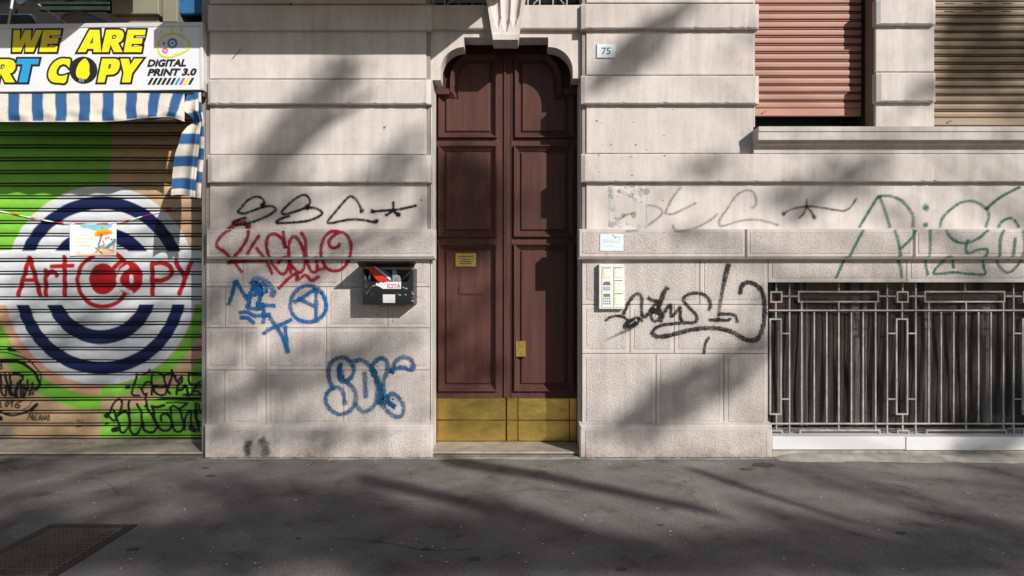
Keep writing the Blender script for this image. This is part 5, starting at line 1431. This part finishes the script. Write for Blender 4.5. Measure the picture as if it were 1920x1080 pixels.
SHADE = [
    # left bay
    (560, 235, 180, 44, 53, .9), (738, 310, 95, 40, 42, .68), (640, 175, 90, 20, 50, .5), (470, 395, 110, 42, 12, .85), (640, 468, 190, 22, 0, .5), (420, 590, 45, 110, 0, .65), (560, 705, 150, 50, 22, .66), (715, 660, 90, 40, 30, .42),
    (540, 815, 180, 34, 0, .6), (745, 420, 60, 45, 30, .45), (450, 480, 70, 40, 0, .5), (690, 600, 60, 30, 0, .4), (520, 350, 90, 30, 10, .5),
    # door
    (868, 385, 75, 105, 0, .95), (872, 350, 60, 60, 0, .7), (890, 420, 50, 60, 0, .7), (880, 330, 60, 30, 30, .5), (850, 470, 40, 30, 0, .5), (900, 700, 40, 30, 20, .5), (840, 640, 30, 60, 0, .4), (865, 690, 55, 38, 32, .6), (885, 590, 75, 18, 45, .5), (850, 770, 60, 25, 15, .6), (990, 400, 30, 30, 30, .35),
    # right bay
    (1195, 92, 145, 32, 41, .88), (1555, 345, 120, 40, 18, .8), (1400, 60, 60, 20, 40, .4), (1320, 318, 100, 22, 24, .45), (1290, 735, 190, 46, 31, .94), (1425, 600, 40, 60, 10, .45), (1300, 455, 60, 26, 0, .45), (1690, 400, 60, 26, 20, .35),
    (1715, 185, 60, 34, 38, .55), (1850, 80, 105, 85, 0, .96), (1790, 150, 50, 40, 30, .8), (1900, 200, 40, 40, 0, .7), (1870, 790, 105, 58, 35, .97), (1800, 500, 60, 20, 0, .3), (1620, 275, 120, 14, 8, .45), (1130, 800, 60, 30, 30, .5), (1850, 270, 60, 12, 0, .45),
    # shop, and leaves added to shade the top of the grille
    (190, 640, 200, 90, 0, .5), (1640, 556, 230, 20, 0, .75), (60, 770, 160, 60, 0, .62), (320, 760, 100, 70, 0, .75), (340, 560, 60, 60, 0, .6), (100, 520, 130, 22, 0, .5),
    # pavement
    (50, 872, 90, 9, 0, .75), (440, 908, 120, 20, 0, .75), (560, 950, 190, 40, 0, .92), (650, 915, 110, 20, 8, .6), (40, 950, 60, 36, 0, .72), (60, 1020, 150, 55, 0, .95), (420, 1020, 270, 52, 0, .97), (800, 985, 210, 42, -6, .95), (680, 1000, 200, 40, 0, .8),
    (900, 1045, 320, 40, 0, .985), (1230, 1040, 270, 42, -4, .98), (1540, 1040, 250, 42, -4, .98), (1820, 1030, 170, 52, 0, .97), (960, 945, 110, 10, -16, .5), (1480, 968, 120, 13, -17, .7), (1690, 937, 180, 17, -14, .68), (1800, 980, 150, 20, -8, .68),
    (1560, 892, 110, 7, -10, .5), (1860, 887, 80, 7, -10, .5), (1240, 882, 50, 4, 0, .3), (640, 872, 80, 5, 0, .4), (300, 985, 90, 14, 10, .5), (1620, 1000, 200, 20, -8, .8), (1050, 1000, 120, 16, -14, .7), (250, 1060, 140, 16, 0, .8),
]
for s in SHADE: shade(*s)
# extra leaves added behind the camera to cut bounce and sky light
for _ in range(26000):
    p = Vector((rng.uniform(-16, 12), rng.uniform(-13.0, -2.75), 0))
    if math.sin(p.x * 1.3 + p.y) + math.sin(p.y * 2.1 - p.x * 0.6) < -1.35: continue
    q = p + TS * rng.uniform(8.5, 14.5)
    LEAVES[0 if q.x < 12.4 else 1].append(q)

# unseen kerbside trees added to block the overhead sky; their shade falls on the storeys above
for _ in range(17000):
    y = rng.uniform(-9.5, -0.9); x = rng.uniform(-10, 12.5)
    if math.sin(x * 1.7 + 0.6 * y) * math.sin(y * 1.9 - 0.4 * x) < -0.75: continue
    z = 5.0 + 0.62 * -y + 2.2 * rng.random() ** 1.3
    LEAVES[2 if x < 4 else 3].append(Vector((x, y, z)))
for k in range(16):
    y = rng.uniform(-8, -1.5); x = rng.uniform(-8, 12); CLUMPS[2 if x < 4 else 3].append(Vector((x, y, 6.0 + 0.62 * -y)))
def tree(idx, x, y, label):
    r = empty('plane_tree', (x, y, 0), label, 'tree', 'plane trees of the street')
    b = MB(); rt = lambda s: random.uniform(-s, s)
    pts = [Vector((x, y, -0.05)), Vector((x + rt(.05), y, 1.3)), Vector((x + rt(.12), y + rt(.1), 2.8)), Vector((x + rt(.15), y + rt(.1), 4.4)), Vector((x + rt(.2), y, 6.4)), Vector((x + rt(.3), y, 8.6)), Vector((x + rt(.4), y, 10.6))]
    rad = [0.27, 0.22, 0.20, 0.18, 0.14, 0.09, 0.04]
    for k in range(len(pts) - 1): b.bar(pts[k], pts[k + 1], rad[k], n=10, r2=rad[k + 1])
    part(b, 'trunk', M_bark, parent=r)
    b = MB()
    for c in CLUMPS[idx]:
        h = max(2.9, min(9.5, c.z - 0.45 * math.hypot(c.x - x, c.y - y))) if idx < 2 else 10.0
        a = pts[0].lerp(pts[-1], h / 10.6)
        m = a.lerp(c, 0.5) + Vector((rt(.3), rt(.3), 0.25))
        b.bar(a, m, 0.045, n=5, r2=0.028); b.bar(m, c, 0.028, n=5, r2=0.010)
    for p0, p1, t, rr in BOUGHS[idx]:
        a = on_surface(*p0) + TS * t; c = on_surface(*p1) + TS * (t + 0.4)
        m = a.lerp(c, 0.5) + Vector((0, 0, 0.10)); b.bar(a, m, rr, n=7, r2=rr * 0.85); b.bar(m, c, rr * 0.85, n=7, r2=rr * 0.6)
    part(b, 'boughs', M_bark, parent=r)
    P = np.array([tuple(v) for v in LEAVES[idx]]); n = len(P)
    a = rng.normal(size=(n, 3)); a /= np.linalg.norm(a, axis=1)[:, None]
    w = rng.normal(size=(n, 3)); w -= (w * a).sum(1)[:, None] * a; w /= np.linalg.norm(w, axis=1)[:, None]
    s = rng.uniform(0.055, 0.085, size=(n, 1)) * (1.35 if idx > 1 else 1.0)
    nn = np.cross(a, w)
    V = np.stack([P - a * s, P + w * s * 0.8 + nn * s * .2, P + a * s, P - w * s * 0.8 + nn * s * .2], axis=1).reshape(-1, 3)
    b = MB(); b.v = V.tolist(); b.f = [(4 * i, 4 * i + 1, 4 * i + 2, 4 * i + 3) for i in range(n)]; b.m = [0] * n
    part(b, 'crown', M_leaf, parent=r, kind='stuff')
BOUGHS = {2: [], 3: [], 0: [((455, 372), (690, 185), 10.4, 0.05), ((560, 560), (700, 440), 10.2, 0.03)],
          1: [((1150, 805), (1450, 635), 10.3, 0.06), ((850, 866), (1330, 958), 9.8, 0.12), ((690, 900), (1290, 1052), 9.5, 0.10), ((1300, 880), (1620, 985), 9.9, 0.06), ((1480, 420), (1640, 300), 10.0, 0.03), ((1095, 185), (1290, 5), 10.4, 0.04)]}
tree(0, 5.2, -15.6, 'plane tree with a broad leafy crown standing beyond the road at left')
tree(1, 19.4, -15.6, 'plane tree with a broad leafy crown standing beyond the road at right')
tree(2, -1.6, -8.5, 'unseen plane tree added at the kerb behind the camera to block sky light over the shop side of the pavement')
tree(3, 12.3, -8.5, 'unseen plane tree added at the kerb to block sky light over the grille side of the pavement')
